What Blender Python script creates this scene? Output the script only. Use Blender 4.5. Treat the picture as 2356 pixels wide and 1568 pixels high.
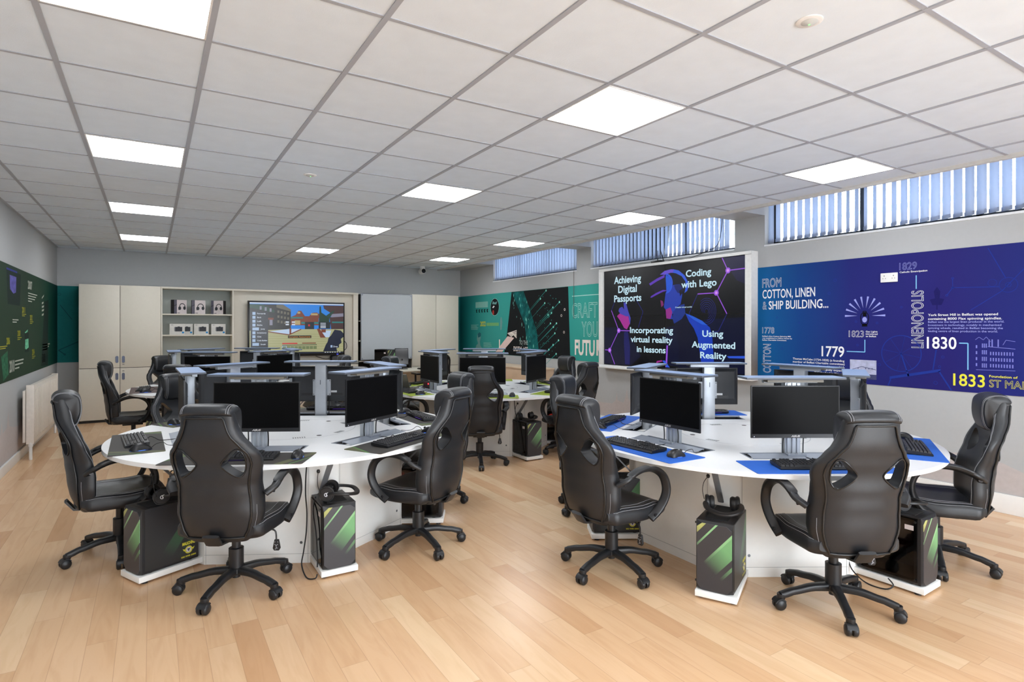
import bpy, bmesh, math, random
from mathutils import Vector, Matrix, geometry
random.seed(7)
for o in list(bpy.data.objects):
    bpy.data.objects.remove(o)
SC = bpy.context.scene
COL = SC.collection
PI = math.pi
R = math.radians

# ------------------------------------------------------------------ camera
cd = bpy.data.cameras.new('camera')
cd.sensor_width = 36.0
cd.lens = 1331.5 / 2356.0 * 36.0
cd.shift_y = -31.317 / 2356.0
cd.clip_start = 0.05
cd.clip_end = 200
cam = bpy.data.objects.new('camera', cd)
COL.objects.link(cam)
YAW, ROLL = 0.557, 0.001
fw = Vector((math.sin(YAW), math.cos(YAW), 0))
rt = Vector((math.cos(YAW), -math.sin(YAW), 0))
up = rt.cross(fw)
rt2 = math.cos(ROLL) * rt + math.sin(ROLL) * up
up2 = -math.sin(ROLL) * rt + math.cos(ROLL) * up
m = Matrix((rt2, up2, -fw)).transposed().to_4x4()
m.translation = Vector((0.9865, -2.8819, 1.5))
cam.matrix_world = m
SC.camera = cam

# ------------------------------------------------------------------ light and exposure
SC.view_settings.view_transform = 'Standard'
SC.view_settings.look = 'None'
SC.view_settings.gamma = 1.0
SC.view_settings.use_curve_mapping = False
SC.view_settings.exposure = 0.52
SC.cycles.use_denoising = True
SC.cycles.max_bounces = 8
SC.cycles.diffuse_bounces = 5
SC.cycles.transparent_max_bounces = 12
SC.cycles.sample_clamp_indirect = 6.0
PANEL_E = 13.0       # ceiling panel emission
SKY_E = 9.0         # sky seen through the windows
W = bpy.data.worlds.new('sky')
SC.world = W
W.use_nodes = True
nt = W.node_tree
bg = nt.nodes['Background']
bg.inputs[0].default_value = (0.88, 0.94, 1.0, 1)
bg.inputs[1].default_value = SKY_E
# ------------------------------------------------------------------ materials
def lin(c):
    return tuple(((v / 255) / 12.92 if v / 255 <= 0.04045 else ((v / 255 + 0.055) / 1.055) ** 2.4) for v in c)

MATS = {}
def mat(name, rgb=(128, 128, 128), rough=0.5, metal=0.0, var=0.04, scale=30.0, bump=0.0, bscale=200.0, emit=0.0, spec=0.5, coat=0.0):
    """procedural principled material: srgb base colour with a little noise variation, optional bump and emission"""
    if name in MATS:
        return MATS[name]
    if name.startswith('ink_'): rough, spec = .65, .1
    M = bpy.data.materials.new(name)
    M.use_nodes = True
    n, l = M.node_tree.nodes, M.node_tree.links
    p = n['Principled BSDF']
    c = lin(rgb)
    p.inputs['Roughness'].default_value = rough
    p.inputs['Metallic'].default_value = metal
    p.inputs['Specular IOR Level'].default_value = spec
    p.inputs['Coat Weight'].default_value = coat
    tc = n.new('ShaderNodeTexCoord')
    nz = n.new('ShaderNodeTexNoise')
    nz.inputs['Scale'].default_value = scale
    nz.inputs['Detail'].default_value = 3
    l.new(tc.outputs['Object'], nz.inputs['Vector'])
    rp = n.new('ShaderNodeValToRGB')
    rp.color_ramp.elements[0].position = 0.3
    rp.color_ramp.elements[1].position = 0.7
    rp.color_ramp.elements[0].color = (*[max(0, v * (1 - var)) for v in c], 1)
    rp.color_ramp.elements[1].color = (*[min(1, v * (1 + var)) for v in c], 1)
    l.new(nz.outputs['Fac'], rp.inputs['Fac'])
    l.new(rp.outputs['Color'], p.inputs['Base Color'])
    if bump:
        nb = n.new('ShaderNodeTexNoise')
        nb.inputs['Scale'].default_value = bscale
        nb.inputs['Detail'].default_value = 2
        l.new(tc.outputs['Object'], nb.inputs['Vector'])
        bp = n.new('ShaderNodeBump')
        bp.inputs['Strength'].default_value = bump
        bp.inputs['Distance'].default_value = 0.002
        l.new(nb.outputs['Fac'], bp.inputs['Height'])
        l.new(bp.outputs['Normal'], p.inputs['Normal'])
    if emit:
        p.inputs['Emission Color'].default_value = (*c, 1)
        p.inputs['Emission Strength'].default_value = emit
    MATS[name] = M
    return M

def glow(name, rgb, e=1.0):
    """something that gives off light: a screen's pixels, an indicator lamp"""
    if name in MATS:
        return MATS[name]
    M = mat(name, (8, 8, 8), rough=0.25)
    p = M.node_tree.nodes['Principled BSDF']
    p.inputs['Emission Color'].default_value = (*lin(rgb), 1)
    p.inputs['Emission Strength'].default_value = e
    return M

def glass(name, rgb=(255, 255, 255), refl=0.12):
    if name in MATS:
        return MATS[name]
    M = bpy.data.materials.new(name)
    M.use_nodes = True
    n, l = M.node_tree.nodes, M.node_tree.links
    n.remove(n['Principled BSDF'])
    t = n.new('ShaderNodeBsdfTransparent')
    t.inputs[0].default_value = (*lin(rgb), 1)
    g = n.new('ShaderNodeBsdfGlossy')
    g.inputs['Roughness'].default_value = 0.03
    f = n.new('ShaderNodeFresnel')
    f.inputs['IOR'].default_value = 1.45
    x = n.new('ShaderNodeMixShader')
    l.new(f.outputs[0], x.inputs[0])
    l.new(t.outputs[0], x.inputs[1])
    l.new(g.outputs[0], x.inputs[2])
    l.new(x.outputs[0], n['Material Output'].inputs[0])
    MATS[name] = M
    return M

# ------------------------------------------------------------------ mesh builder
class MB:
    def __init__(s):
        s.v, s.f, s.mi = [], [], []
        s.m = 0
        s.T = Matrix.Identity(4)
    def add(s, verts, faces, m=None):
        b = len(s.v)
        s.v += [tuple(s.T @ Vector(p)) for p in verts]
        s.f += [tuple(b + i for i in f) for f in faces]
        s.mi += [s.m if m is None else m] * len(faces)
        return s
    def box(s, x0, x1, y0, y1, z0, z1, m=None):
        return s.add([(x0, y0, z0), (x1, y0, z0), (x1, y1, z0), (x0, y1, z0), (x0, y0, z1), (x1, y0, z1), (x1, y1, z1), (x0, y1, z1)],
                     [(0, 3, 2, 1), (4, 5, 6, 7), (0, 1, 5, 4), (1, 2, 6, 5), (2, 3, 7, 6), (3, 0, 4, 7)], m)
    def rings(s, rs, cap=True, closed=False, m=None):
        k = len(rs[0])
        vs = [p for r in rs for p in r]
        fs = []
        n = len(rs)
        for a in range(n if closed else n - 1):
            b = (a + 1) % n
            for i in range(k):
                j = (i + 1) % k
                fs.append((a * k + i, a * k + j, b * k + j, b * k + i))
        if cap and not closed:
            fs.append(tuple(range(k))[::-1])
            fs.append(tuple((n - 1) * k + i for i in range(k)))
        return s.add(vs, fs, m)
    def lathe(s, prof, seg=24, c=(0, 0, 0), axis='z', m=None):
        rs = []
        for r, h in prof:
            ring = []
            for i in range(seg):
                a = 2 * PI * i / seg
                x, y = r * math.cos(a), r * math.sin(a)
                p = (x, y, h) if axis == 'z' else ((h, x, y) if axis == 'x' else (y, h, x))
                ring.append((p[0] + c[0], p[1] + c[1], p[2] + c[2]))
            rs.append(ring)
        return s.rings(rs, m=m)
    def tube(s, path, r, seg=8, closed=False, m=None, rr=None, flat=None):
        """tube along a path; flat=(w,h) sweeps a rounded rectangle instead; rr scales the radius per point"""
        P = [Vector(p) for p in path]
        n = len(P)
        rs = []
        ref = None
        for i in range(n):
            a = P[(i - 1) % n] if (closed or i > 0) else P[i]
            b = P[(i + 1) % n] if (closed or i < n - 1) else P[i]
            t = (b - a)
            t = t.normalized() if t.length > 1e-9 else Vector((0, 0, 1))
            if ref is None:
                ref = Vector((0, 0, 1)) if abs(t.z) < 0.9 else Vector((1, 0, 0))
                if flat:
                    ref = flat[2]
            u = (ref - t * ref.dot(t))
            u = u.normalized() if u.length > 1e-6 else t.orthogonal().normalized()
            w = t.cross(u)
            ref = u
            k = rr[i] if rr else 1.0
            ring = []
            for q in range(seg):
                g = 2 * PI * (q + .5) / seg
                if flat:
                    c, sn = math.cos(g), math.sin(g)
                    du = math.copysign(abs(c) ** 0.55, c) * flat[0] * k
                    dw = math.copysign(abs(sn) ** 0.55, sn) * flat[1] * k
                else:
                    du, dw = math.cos(g) * r * k, math.sin(g) * r * k
                ring.append(tuple(P[i] + u * du + w * dw))
            rs.append(ring)
        return s.rings(rs, closed=closed, m=m)
    def prism(s, loops, z0, z1, m=None, mt=None):
        """vertical prism of a polygon with holes"""
        vs = [[Vector((x, y, 0)) for x, y in lp] for lp in loops]
        tri = geometry.tessellate_polygon(vs)
        fl = [p for lp in loops for p in lp]
        n = len(fl)
        s.add([(x, y, z1) for x, y in fl], [tuple(t) for t in tri], mt if mt is not None else m)
        s.add([(x, y, z0) for x, y in fl], [tuple(t)[::-1] for t in tri], m)
        b = 0
        for lp in loops:
            k = len(lp)
            s.add([(x, y, z0) for x, y in lp] + [(x, y, z1) for x, y in lp],
                  [(i, (i + 1) % k, k + (i + 1) % k, k + i) for i in range(k)], m)
        return s
    def mesh(s, name, mats, smooth=None, bev=0.0, merge=0.0):
        me = bpy.data.meshes.new(name)
        me.from_pydata(s.v, [], s.f)
        for M in (mats if isinstance(mats, (list, tuple)) else [mats]):
            me.materials.append(M)
        me.polygons.foreach_set('material_index', s.mi)
        bm = bmesh.new()
        bm.from_mesh(me)
        if merge or bev:
            bmesh.ops.remove_doubles(bm, verts=bm.verts, dist=merge or 1e-5)
        bmesh.ops.recalc_face_normals(bm, faces=bm.faces)
        if bev:
            es = [e for e in bm.edges if len(e.link_faces) == 2 and e.calc_face_angle(0) > R(40)]
            bmesh.ops.bevel(bm, geom=es, offset=bev, segments=2, profile=0.6, affect='EDGES', clamp_overlap=True)
        bm.to_mesh(me)
        bm.free()
        if smooth or bev:
            me.shade_smooth()
            me.set_sharp_from_angle(angle=R(smooth or 35))
        return me
    def build(s, name, mats, parent=None, smooth=None, bev=0.0, loc=None, rz=0.0, merge=0.0):
        o = bpy.data.objects.new(name, s.mesh(name, mats, smooth, bev, merge))
        COL.objects.link(o)
        if loc:
            o.location = loc
        o.rotation_euler.z = rz
        if parent:
            o.parent = parent
        return o

def tag(o, label=None, cat=None, group=None, kind=None):
    if label: o['label'] = label
    if cat: o['category'] = cat
    if group: o['group'] = group
    if kind: o['kind'] = kind
    return o
def thing(name, label, cat, loc=(0, 0, 0), rz=0.0, group=None):
    o = bpy.data.objects.new(name, None)
    o.empty_display_size = 0.1
    COL.objects.link(o)
    o.location = loc
    o.rotation_euler.z = rz
    return tag(o, label, cat, group)
def struct(o):
    o['kind'] = 'structure'
    return o
def dup(o, parent=None, loc=None, rz=None, label=None, group=None):
    c = o.copy()
    COL.objects.link(c)
    if parent: c.parent = parent
    if loc is not None: c.location = loc
    if rz is not None: c.rotation_euler.z = rz
    if label: c['label'] = label
    if group: c['group'] = group
    for ch in list(o.children):
        dup(ch, c)
    return c
def lerp(tab, x):
    if x <= tab[0][0]: return tab[0][1]
    for (a, va), (b, vb) in zip(tab, tab[1:]):
        if x <= b:
            k = (x - a) / (b - a)
            k = k * k * (3 - 2 * k) * 0.6 + k * 0.4
            return va + (vb - va) * k
    return tab[-1][1]
def spline(pts, n=8, closed=False):
    P = [Vector(p) for p in pts]
    N = len(P)
    out = []
    for i in range(N if closed else N - 1):
        p0 = P[(i - 1) % N] if closed or i > 0 else P[i]
        p1, p2 = P[i], P[(i + 1) % N]
        p3 = P[(i + 2) % N] if closed or i + 2 < N else P[(i + 1) % N]
        for k in range(n):
            t = k / n
            out.append(0.5 * ((2 * p1) + (p2 - p0) * t + (2 * p0 - 5 * p1 + 4 * p2 - p3) * t * t + (3 * p1 - p0 - 3 * p2 + p3) * t ** 3))
    if not closed: out.append(P[-1])
    return [tuple(p) for p in out]
def spow(v, e):
    return math.copysign(abs(v) ** e, v)

# ------------------------------------------------------------------ lettering: built-in font turned into flat mesh
_TC = {}
def glyphs(txt, outline=False, bold=0.0, italic=0.0):
    key = (txt, outline, bold, italic)
    if key in _TC: return _TC[key]
    cu = bpy.data.curves.new('lettering', 'FONT')
    cu.body = txt
    cu.resolution_u = 3
    cu.shear = italic
    if outline:
        cu.fill_mode = 'NONE'
        cu.bevel_depth = 0.013
        cu.bevel_resolution = 0
        cu.offset = 0.0
    else:
        cu.offset = bold
    ob = bpy.data.objects.new('lettering', cu)
    COL.objects.link(ob)
    dg = bpy.context.evaluated_depsgraph_get()
    me = ob.evaluated_get(dg).to_mesh()
    vs = [(v.co.x, v.co.y) for v in me.vertices]
    fs = [tuple(p.vertices) for p in me.polygons if not outline or p.normal.z > .1]
    ob.evaluated_get(dg).to_mesh_clear()
    bpy.data.objects.remove(ob)
    bpy.data.curves.remove(cu)
    xs = [v[0] for v in vs] or [0, 1]
    _TC[key] = (vs, fs, min(xs), max(xs))
    return _TC[key]
CAP = 0.729

class Wall2D:
    """flat artwork on a wall: u,v are world coordinates along the wall, d the height off the surface"""
    def __init__(s, kind, plane, sign):
        s.kind, s.plane, s.sign = kind, plane, sign
        s.parts = {}
        s.layer = 0.0012
    def pt(s, u, v, d):
        q = s.plane + s.sign * d
        return (q, u, v) if s.kind == 'x' else (u, q, v)
    def mb(s, part):
        return s.parts.setdefault(part, MB())
    def poly(s, part, pts, d=None, m=0):
        d = s.layer if d is None else d
        tri = geometry.tessellate_polygon([[Vector((u, v, 0)) for u, v in pts]])
        s.mb(part).add([s.pt(u, v, d) for u, v in pts], [tuple(t) for t in tri], m)
    def rect(s, part, u0, u1, v0, v1, d=None, m=0):
        s.poly(part, [(u0, v0), (u1, v0), (u1, v1), (u0, v1)], d, m)
    def line(s, part, pts, w, d=None, m=0):
        for (a, b), (c, e) in zip(pts, pts[1:]):
            L = math.hypot(c - a, e - b) or 1
            nx, ny = -(e - b) / L * w / 2, (c - a) / L * w / 2
            s.poly(part, [(a + nx, b + ny), (c + nx, e + ny), (c - nx, e - ny), (a - nx, b - ny)], d, m)
    def ring(s, part, u, v, r, w, d=None, m=0, n=20, ky=1.0, a0=0, a1=2 * PI):
        d = s.layer if d is None else d
        vs, fs = [], []
        for i in range(n + 1):
            a = a0 + (a1 - a0) * i / n
            vs += [s.pt(u + math.cos(a) * (r - w / 2), v + math.sin(a) * (r - w / 2) * ky, d), s.pt(u + math.cos(a) * (r + w / 2), v + math.sin(a) * (r + w / 2) * ky, d)]
        for i in range(n):
            fs.append((2 * i, 2 * i + 1, 2 * i + 3, 2 * i + 2))
        s.mb(part).add(vs, fs, m)
    def disc(s, part, u, v, r, d=None, m=0, ky=1.0, n=20):
        s.poly(part, [(u + math.cos(2 * PI * i / n) * r, v + math.sin(2 * PI * i / n) * r * ky) for i in range(n)], d, m)
    def text(s, part, txt, uL, uR, base, cap, d=None, m=0, outline=False, bold=0.0, vertical=False, italic=0.0):
        d = s.layer if d is None else d
        vs, fs, x0, x1 = glyphs(txt, outline, bold, italic)
        k = (uR - uL) / (x1 - x0)
        h = cap / CAP
        if vertical:   # reads upwards: uL,uR become the run along v, base/cap run along u
            P = [s.pt(base - (y * h) * vertical, uL + (x - x0) * k, d) for x, y in vs]
        else:
            P = [s.pt(uL + (x - x0) * k, base + y * h, d) for x, y in vs]
        s.mb(part).add(P, fs, m)
    def build(s, mats, parent, names=None):
        for part, b in s.parts.items():
            b.build(part, mats[part], parent)
# ------------------------------------------------------------------ the room
XL, XR, YB, YF, ZC = -0.29, 6.86, 8.75, -6.0, 2.767
XP = 6.33           # edge of the suspended ceiling
wallm = mat('wall_paint', (176, 178, 179), rough=0.75, var=0.012, bump=0.04, bscale=400)
white = mat('white_gloss_paint', (232, 231, 228), rough=0.35, var=0.01)
cream = mat('cream_laminate', (212, 206, 192), rough=0.45, var=0.012)

def floor_material():
    M = bpy.data.materials.new('maple_planks')
    M.use_nodes = True
    n, l = M.node_tree.nodes, M.node_tree.links
    p = n['Principled BSDF']
    def math_(op, a, b=None):
        q = n.new('ShaderNodeMath')
        q.operation = op
        for i, v in enumerate((a, b)):
            if v is None: continue
            if isinstance(v, (int, float)): q.inputs[i].default_value = v
            else: l.new(v, q.inputs[i])
        return q.outputs[0]
    tc = n.new('ShaderNodeTexCoord')
    sx = n.new('ShaderNodeSeparateXYZ')
    l.new(tc.outputs['Object'], sx.inputs[0])
    xs = math_('DIVIDE', sx.outputs[0], 0.121)
    ix = math_('FLOOR', xs)
    fx = math_('FRACT', xs)
    wn = n.new('ShaderNodeTexWhiteNoise'); wn.noise_dimensions = '1D'
    l.new(ix, wn.inputs['W'])
    ys = math_('ADD', math_('DIVIDE', sx.outputs[1], 0.92), math_('MULTIPLY', wn.outputs['Value'], 7.0))
    iy = math_('FLOOR', ys)
    fy = math_('FRACT', ys)
    cv = n.new('ShaderNodeCombineXYZ')
    l.new(ix, cv.inputs[0]); l.new(iy, cv.inputs[1])
    w2 = n.new('ShaderNodeTexWhiteNoise'); w2.noise_dimensions = '2D'
    l.new(cv.outputs[0], w2.inputs['Vector'])
    ramp = n.new('ShaderNodeValToRGB')
    cols = [(0.0, (200, 158, 119)), (0.12, (210, 171, 132)), (0.5, (215, 178, 140)), (0.88, (218, 183, 146)), (1.0, (226, 196, 159))]
    while len(ramp.color_ramp.elements) < len(cols): ramp.color_ramp.elements.new(0.5)
    for e, (pos, c) in zip(ramp.color_ramp.elements, cols):
        e.position = pos; e.color = (*lin(c), 1)
    l.new(w2.outputs['Value'], ramp.inputs['Fac'])
    # grain, stretched along the board and shifted from board to board
    vm = n.new('ShaderNodeVectorMath'); vm.operation = 'MULTIPLY'
    vm.inputs[1].default_value = (14, 1.6, 1)
    l.new(tc.outputs['Object'], vm.inputs[0])
    va = n.new('ShaderNodeVectorMath'); va.operation = 'ADD'
    l.new(vm.outputs[0], va.inputs[0]); l.new(w2.outputs['Color'], va.inputs[1])
    vs = n.new('ShaderNodeVectorMath'); vs.operation = 'SCALE'; vs.inputs['Scale'].default_value = 9.0
    l.new(w2.outputs['Color'], vs.inputs[0])
    va2 = n.new('ShaderNodeVectorMath'); va2.operation = 'ADD'
    l.new(va.outputs[0], va2.inputs[0]); l.new(vs.outputs[0], va2.inputs[1])
    g = n.new('ShaderNodeTexNoise'); g.inputs['Scale'].default_value = 1.3; g.inputs['Detail'].default_value = 6; g.inputs['Distortion'].default_value = 1.2
    l.new(va2.outputs[0], g.inputs['Vector'])
    gr = n.new('ShaderNodeValToRGB')
    for e, (pos, c) in zip(gr.color_ramp.elements, [(0.25, (0.84, 0.77, 0.70)), (0.55, (1.02, 1.02, 1.02))]):
        e.position = pos; e.color = (*c, 1)
    l.new(g.outputs['Fac'], gr.inputs['Fac'])
    mx = n.new('ShaderNodeMix'); mx.data_type = 'RGBA'; mx.blend_type = 'MULTIPLY'; mx.inputs[0].default_value = 0.5
    l.new(ramp.outputs[0], mx.inputs[6]); l.new(gr.outputs[0], mx.inputs[7])
    # joints
    e1 = math_('LESS_THAN', math_('MINIMUM', fx, math_('SUBTRACT', 1.0, fx)), 0.012)
    e2 = math_('LESS_THAN', math_('MINIMUM', fy, math_('SUBTRACT', 1.0, fy)), 0.0014)
    ee = math_('MAXIMUM', e1, e2)
    m2 = n.new('ShaderNodeMix'); m2.data_type = 'RGBA'
    l.new(math_('MULTIPLY', ee, 0.25), m2.inputs[0])
    l.new(mx.outputs[2], m2.inputs[6]); m2.inputs[7].default_value = (*lin((120, 84, 58)), 1)
    l.new(m2.outputs[2], p.inputs['Base Color'])
    p.inputs['Roughness'].default_value = 0.27
    p.inputs['Specular IOR Level'].default_value = 0.45
    bp = n.new('ShaderNodeBump'); bp.inputs['Strength'].default_value = 0.12; bp.inputs['Distance'].default_value = 0.001
    l.new(math_('SUBTRACT', g.outputs['Fac'], ee), bp.inputs['Height'])
    l.new(bp.outputs[0], p.inputs['Normal'])
    return M

struct(MB().box(XL - .2, XR + .2, YF - .2, YB + .2, -0.1, 0).build('floor', floor_material()))
tile = mat('ceiling_tile', (224, 234, 243), rough=0.9, var=0.02, scale=8, bump=0.25, bscale=260)
struct(MB().box(XL - .2, XP, YF - .2, YB + .2, ZC, ZC + .05).build('ceiling', tile))
# suspended grid: T bars at 0.6 m both ways
tee = mat('ceiling_grid_paint', (170, 174, 182), rough=0.5, var=0.01)
g = MB()
for i in range(0, 11):
    g.box(i * .6 - .012, i * .6 + .012, YF, YB, ZC - .006, ZC + .002)
for j in range(-9, 15):
    g.box(XL, XP, j * .6 - .0105, j * .6 + .0105, ZC - .004, ZC + .002)
g.box(XL, XL + .022, YF, YB, ZC - .005, ZC + .002); g.box(XL, XR, YB - .022, YB, ZC - .005, ZC + .002)
struct(g.build('trim_1', tee))
struct(MB().box(XP - .03, XP + .012, YF, YB, ZC - .028, ZC + .35).build('trim_2', mat('trim_paint', (205, 203, 198), rough=0.5)))

# walls
struct(MB().box(XL - .2, XR + .2, YB, YB + .2, 0, 3.2).build('wall_back', wallm))
wl = MB()
wl.box(XL - .2, XL, YF, YB, 0, 3.2)
struct(wl.build('wall_left', wallm))
wf = MB()
WF0, WF1 = 1.3, 5.1     # unseen opening added behind the camera to let sky light in
wf.box(XL - .2, WF0, YF - .2, YF, 0, 3.2); wf.box(WF1, XR + .2, YF - .2, YF, 0, 3.2)
wf.box(WF0, WF1, YF - .2, YF, 0, .06); wf.box(WF0, WF1, YF - .2, YF, 2.3, 3.2)
struct(wf.build('wall_front', wallm))
ZS = 2.432
WIN = [(4.56, 7.27), (1.55, 4.20), (-1.75, 1.155), (-5.4, -2.2)]
wr = MB()
wr.box(XR, XR + .3, YF - .2, YB + .2, 0, ZS)
prev = YB
for a, b in WIN:
    wr.box(XR, XR + .3, b, prev, ZS, 3.2); prev = a
wr.box(XR, XR + .3, YF - .2, prev, ZS, 3.2)
wr.box(XR, XR + .3, YF, YB, 3.0, 3.2)
# bulkheads over the piers, level with the ceiling
prev = YB
for a, b in WIN:
    wr.box(XP + .01, XR, b, prev, ZC, 3.05); prev = a
wr.box(XP + .01, XR, YF, prev, ZC, 3.05)
wr.box(XP + .01, XR, YF, YB, 3.0, 3.1)
struct(wr.build('wall_right', wallm))
struct(MB().box(XP - .02, XP, YF, YB, ZC + .02, 3.1).build('trim_3', wallm))
def board(name, *b):
    o = MB().box(*b).build(name, white, bev=.004)
    return struct(o)
board('baseboard_left', XL, XL + .02, YF, YB, 0, .105)
board('baseboard_right', XR - .02, XR, YF, YB, 0, .155)
board('baseboard_back', XL, 0, YB - .02, YB, 0, .105)

# windows: frame, mullions, pane
framem = mat('window_frame', (60, 66, 72), rough=0.4)
sillm = mat('window_sill_paint', (225, 228, 232), rough=0.4)
pane = glass('window_glass')
for k, (a, b) in enumerate(WIN):
    f = MB()
    X0, X1 = XR + .17, XR + .21
    f.box(X0, X1, a, b, ZS, ZS + .045); f.box(X0, X1, a, b, 2.955, 3.0)
    f.box(X0, X1, a, a + .045, ZS, 3.0); f.box(X0, X1, b - .045, b, ZS, 3.0)
    nm = 3
    for q in range(1, nm):
        y = a + (b - a) * q / nm
        f.box(X0, X1, y - .02, y + .02, ZS, 3.0)
    wo = struct(f.build('window_%d' % (k + 1), framem))
    MB().box(X0 + .015, X0 + .02, a + .04, b - .04, ZS + .04, 2.96).build('pane', pane, wo)
    MB().box(XR - .012, XR + .17, a, b, ZS - .02, ZS).build('sill', sillm, wo, bev=.003)
for k, (ax, a0, a1) in enumerate((('y', WF0, WF1),)):
    f = MB(); p = MB()
    for q in range(4):
        t = a0 + (a1 - a0) * q / 3
        t0, t1 = max(a0, t - .03), min(a1, t + .03)
        if ax == 'x': f.box(XL - .12, XL - .06, t0, t1, .9, 2.6)
        else: f.box(t0, t1, YF - .12, YF - .06, .06, 2.3)
    for z in (.9, 2.25):
        if ax == 'x': f.box(XL - .12, XL - .06, a0, a1, z, z + .05)
        else: f.box(a0, a1, YF - .12, YF - .06, z if z > 1 else .06, z + .05 if z > 1 else .12)
    wo = struct(f.build('window_%d' % (k + 5), framem))  # frame of the added, unseen opening that brightens the near end

# outside: the building across the lane, seen through the blinds
t = thing('building', 'pale building with a tiled roof and brick band seen through the high windows', 'building', (9.6, 2.5, 0))
MB().box(0, .3, -9, 9, -1, 2.78).build('wall', mat('outside_render', (225, 226, 228), rough=.8), t)
MB().box(-.012, 0, -7.2, -1.9, 2.62, 2.76).box(-.012, 0, -1.2, 2.3, 2.62, 2.76).box(-.012, 0, 3.0, 7.0, 2.62, 2.76).build('window', mat('outside_window', (120, 70, 66), rough=.3), t)
MB().box(-.12, 0, -9, 9, 3.10, 3.16).build('gutter', mat('gutter_grey', (90, 105, 120), rough=.4), t)
MB().box(-.02, .3, -9, 9, 2.78, 3.10).build('fascia', mat('fascia_white', (238, 240, 242), rough=.6), t)
rf = MB()
for q in range(16):
    x, z = -.1 + q * .14, 3.16 + q * .085
    rf.box(x, x + .16, -9, 9, z, z + .03)
rf.build('roof', mat('roof_tile_pale', (190, 195, 203), rough=.8, var=.1, scale=9), t)

# vertical blinds
slatm = bpy.data.materials.new('blind_fabric')
slatm.use_nodes = True
n, l = slatm.node_tree.nodes, slatm.node_tree.links
pb = n['Principled BSDF']
pb.inputs['Base Color'].default_value = (*lin((192, 200, 216)), 1)
pb.inputs['Roughness'].default_value = .8
tr = n.new('ShaderNodeBsdfTranslucent'); tr.inputs[0].default_value = (*lin((208, 220, 238)), 1)
wv = n.new('ShaderNodeTexNoise'); wv.inputs['Scale'].default_value = 600
bpn = n.new('ShaderNodeBump'); bpn.inputs['Strength'].default_value = .1
l.new(wv.outputs[0], bpn.inputs['Height']); l.new(bpn.outputs[0], pb.inputs['Normal'])
ms = n.new('ShaderNodeMixShader'); ms.inputs[0].default_value = .55
l.new(pb.outputs[0], ms.inputs[1]); l.new(tr.outputs[0], ms.inputs[2]); l.new(ms.outputs[0], n['Material Output'].inputs[0])
def slat_mesh(w, z0, z1):
    b = MB()
    N = 6
    r1, r2 = [], []
    for i in range(N + 1):
        u = -w / 2 + w * i / N
        r1.append((u, .013 * (1 - (2 * u / w) ** 2)))
    pts = r1 + [(x, y - .0012) for x, y in r1[::-1]]
    b.prism([pts], z0, z1)
    b.box(-w / 2 - .001, w / 2 + .001, -.003, .006, z0, z0 + .035)
    return b
BL = [('left', WIN[0], 34, .089, 'closed pale blue vertical blind over the high window nearest the back wall'),
      ('mid', WIN[1], 35, .089, 'half-open vertical blind at the high window above the video wall'),
      ('right', WIN[2], 34, .089, 'open vertical blind at the high window above the blue mural')]
for key, (a, b), N, w, lab in BL:
    t = thing('vertical_blind', lab, 'blind', (XR + .03, (a + b) / 2, 2.95), 0, 'vertical blinds at the high windows')
    MB().box(-.02, .02, a - (a + b) / 2 + .02, b - (a + b) / 2 - .02, 0, .045).build('headrail', white, t)
    z0 = ZS + .022 - 2.95
    protos = {}
    for i in range(N):
        y = b - .06 - (b - a - .12) * i / (N - 1)
        f = (b - y) / (b - a)
        # how far each slat is turned: openness profile along the window
        if key == 'left': op = .97
        elif key == 'mid':
            op = lerp([(0, .86), (.4, .74), (.45, .62), (.8, .60), (.93, .85)], f)
            if f > .95: continue
        else: op = lerp([(0, .95), (.05, .60), (.28, .66), (.34, .85), (.36, .42), (.55, .34), (.60, .55), (.63, .95), (.72, .80), (1, .72)], f * (b - a) / 2.3)
        op += random.uniform(-.07, .07)
        pitch = (b - a - .12) / (N - 1)
        vx, vy = XR + .03 - .9865, y + 2.8819
        beta = math.atan2(vx, abs(vy))
        ang = math.atan2(vy, vx) + math.asin(min(1, op * pitch * math.sin(beta) / w)) if key != 'right' else math.atan2(vy, vx) + math.asin(min(1, op * pitch * math.cos(math.atan2(vy, vx)) / w))
        if key != 'right': ang = math.atan2(vy, vx) + math.asin(min(1, op * pitch * math.cos(math.atan2(vy, vx)) / w))
        o = MB() if 'm' not in protos else None
        if o is not None:
            so = slat_mesh(w, z0, -.01).build('slat', slatm, t, smooth=40)
            protos['m'] = so
        else:
            so = bpy.data.objects.new('slat', protos['m'].data); COL.objects.link(so); so.parent = t
        so.location = (0, y - (a + b) / 2, 0)
        so.rotation_euler.z = ang

# ceiling lights
diff = glow('light_diffuser', (249, 252, 255), PANEL_E)
rowname = {-9: 'behind', -5: 'behind the camera', -1: 'nearest row', 3: 'second row', 7: 'third row', 11: 'farthest row'}
colname = {1: 'left', 5: 'middle', 9: 'right'}
proto = None
for j in (-9, -5, -1, 3, 7, 11):
    for i in (1, 5, 9):
        lab = 'square white ceiling light panel, %s column, %s from the camera' % (colname[i], rowname[j])
        loc = (i * .6 + .3, j * .6 + .3, ZC - .005)
        if proto is None:
            t = thing('ceiling_light', lab, 'ceiling light', loc, 0, 'ceiling light panels')
            fr = MB()
            h = .288
            for (x0, x1, y0, y1) in ((-h, h, -h, -h + .008), (-h, h, h - .008, h), (-h, -h + .008, -h, h), (h - .008, h, -h, h)):
                fr.box(x0, x1, y0, y1, -.003, .004)
            fr.build('frame', white, t)
            MB().box(-h + .008, h - .008, -h + .008, h - .008, -.001, .002).build('diffuser', diff, t)
            proto = t
        else:
            dup(proto, None, loc, 0, lab)
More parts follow.
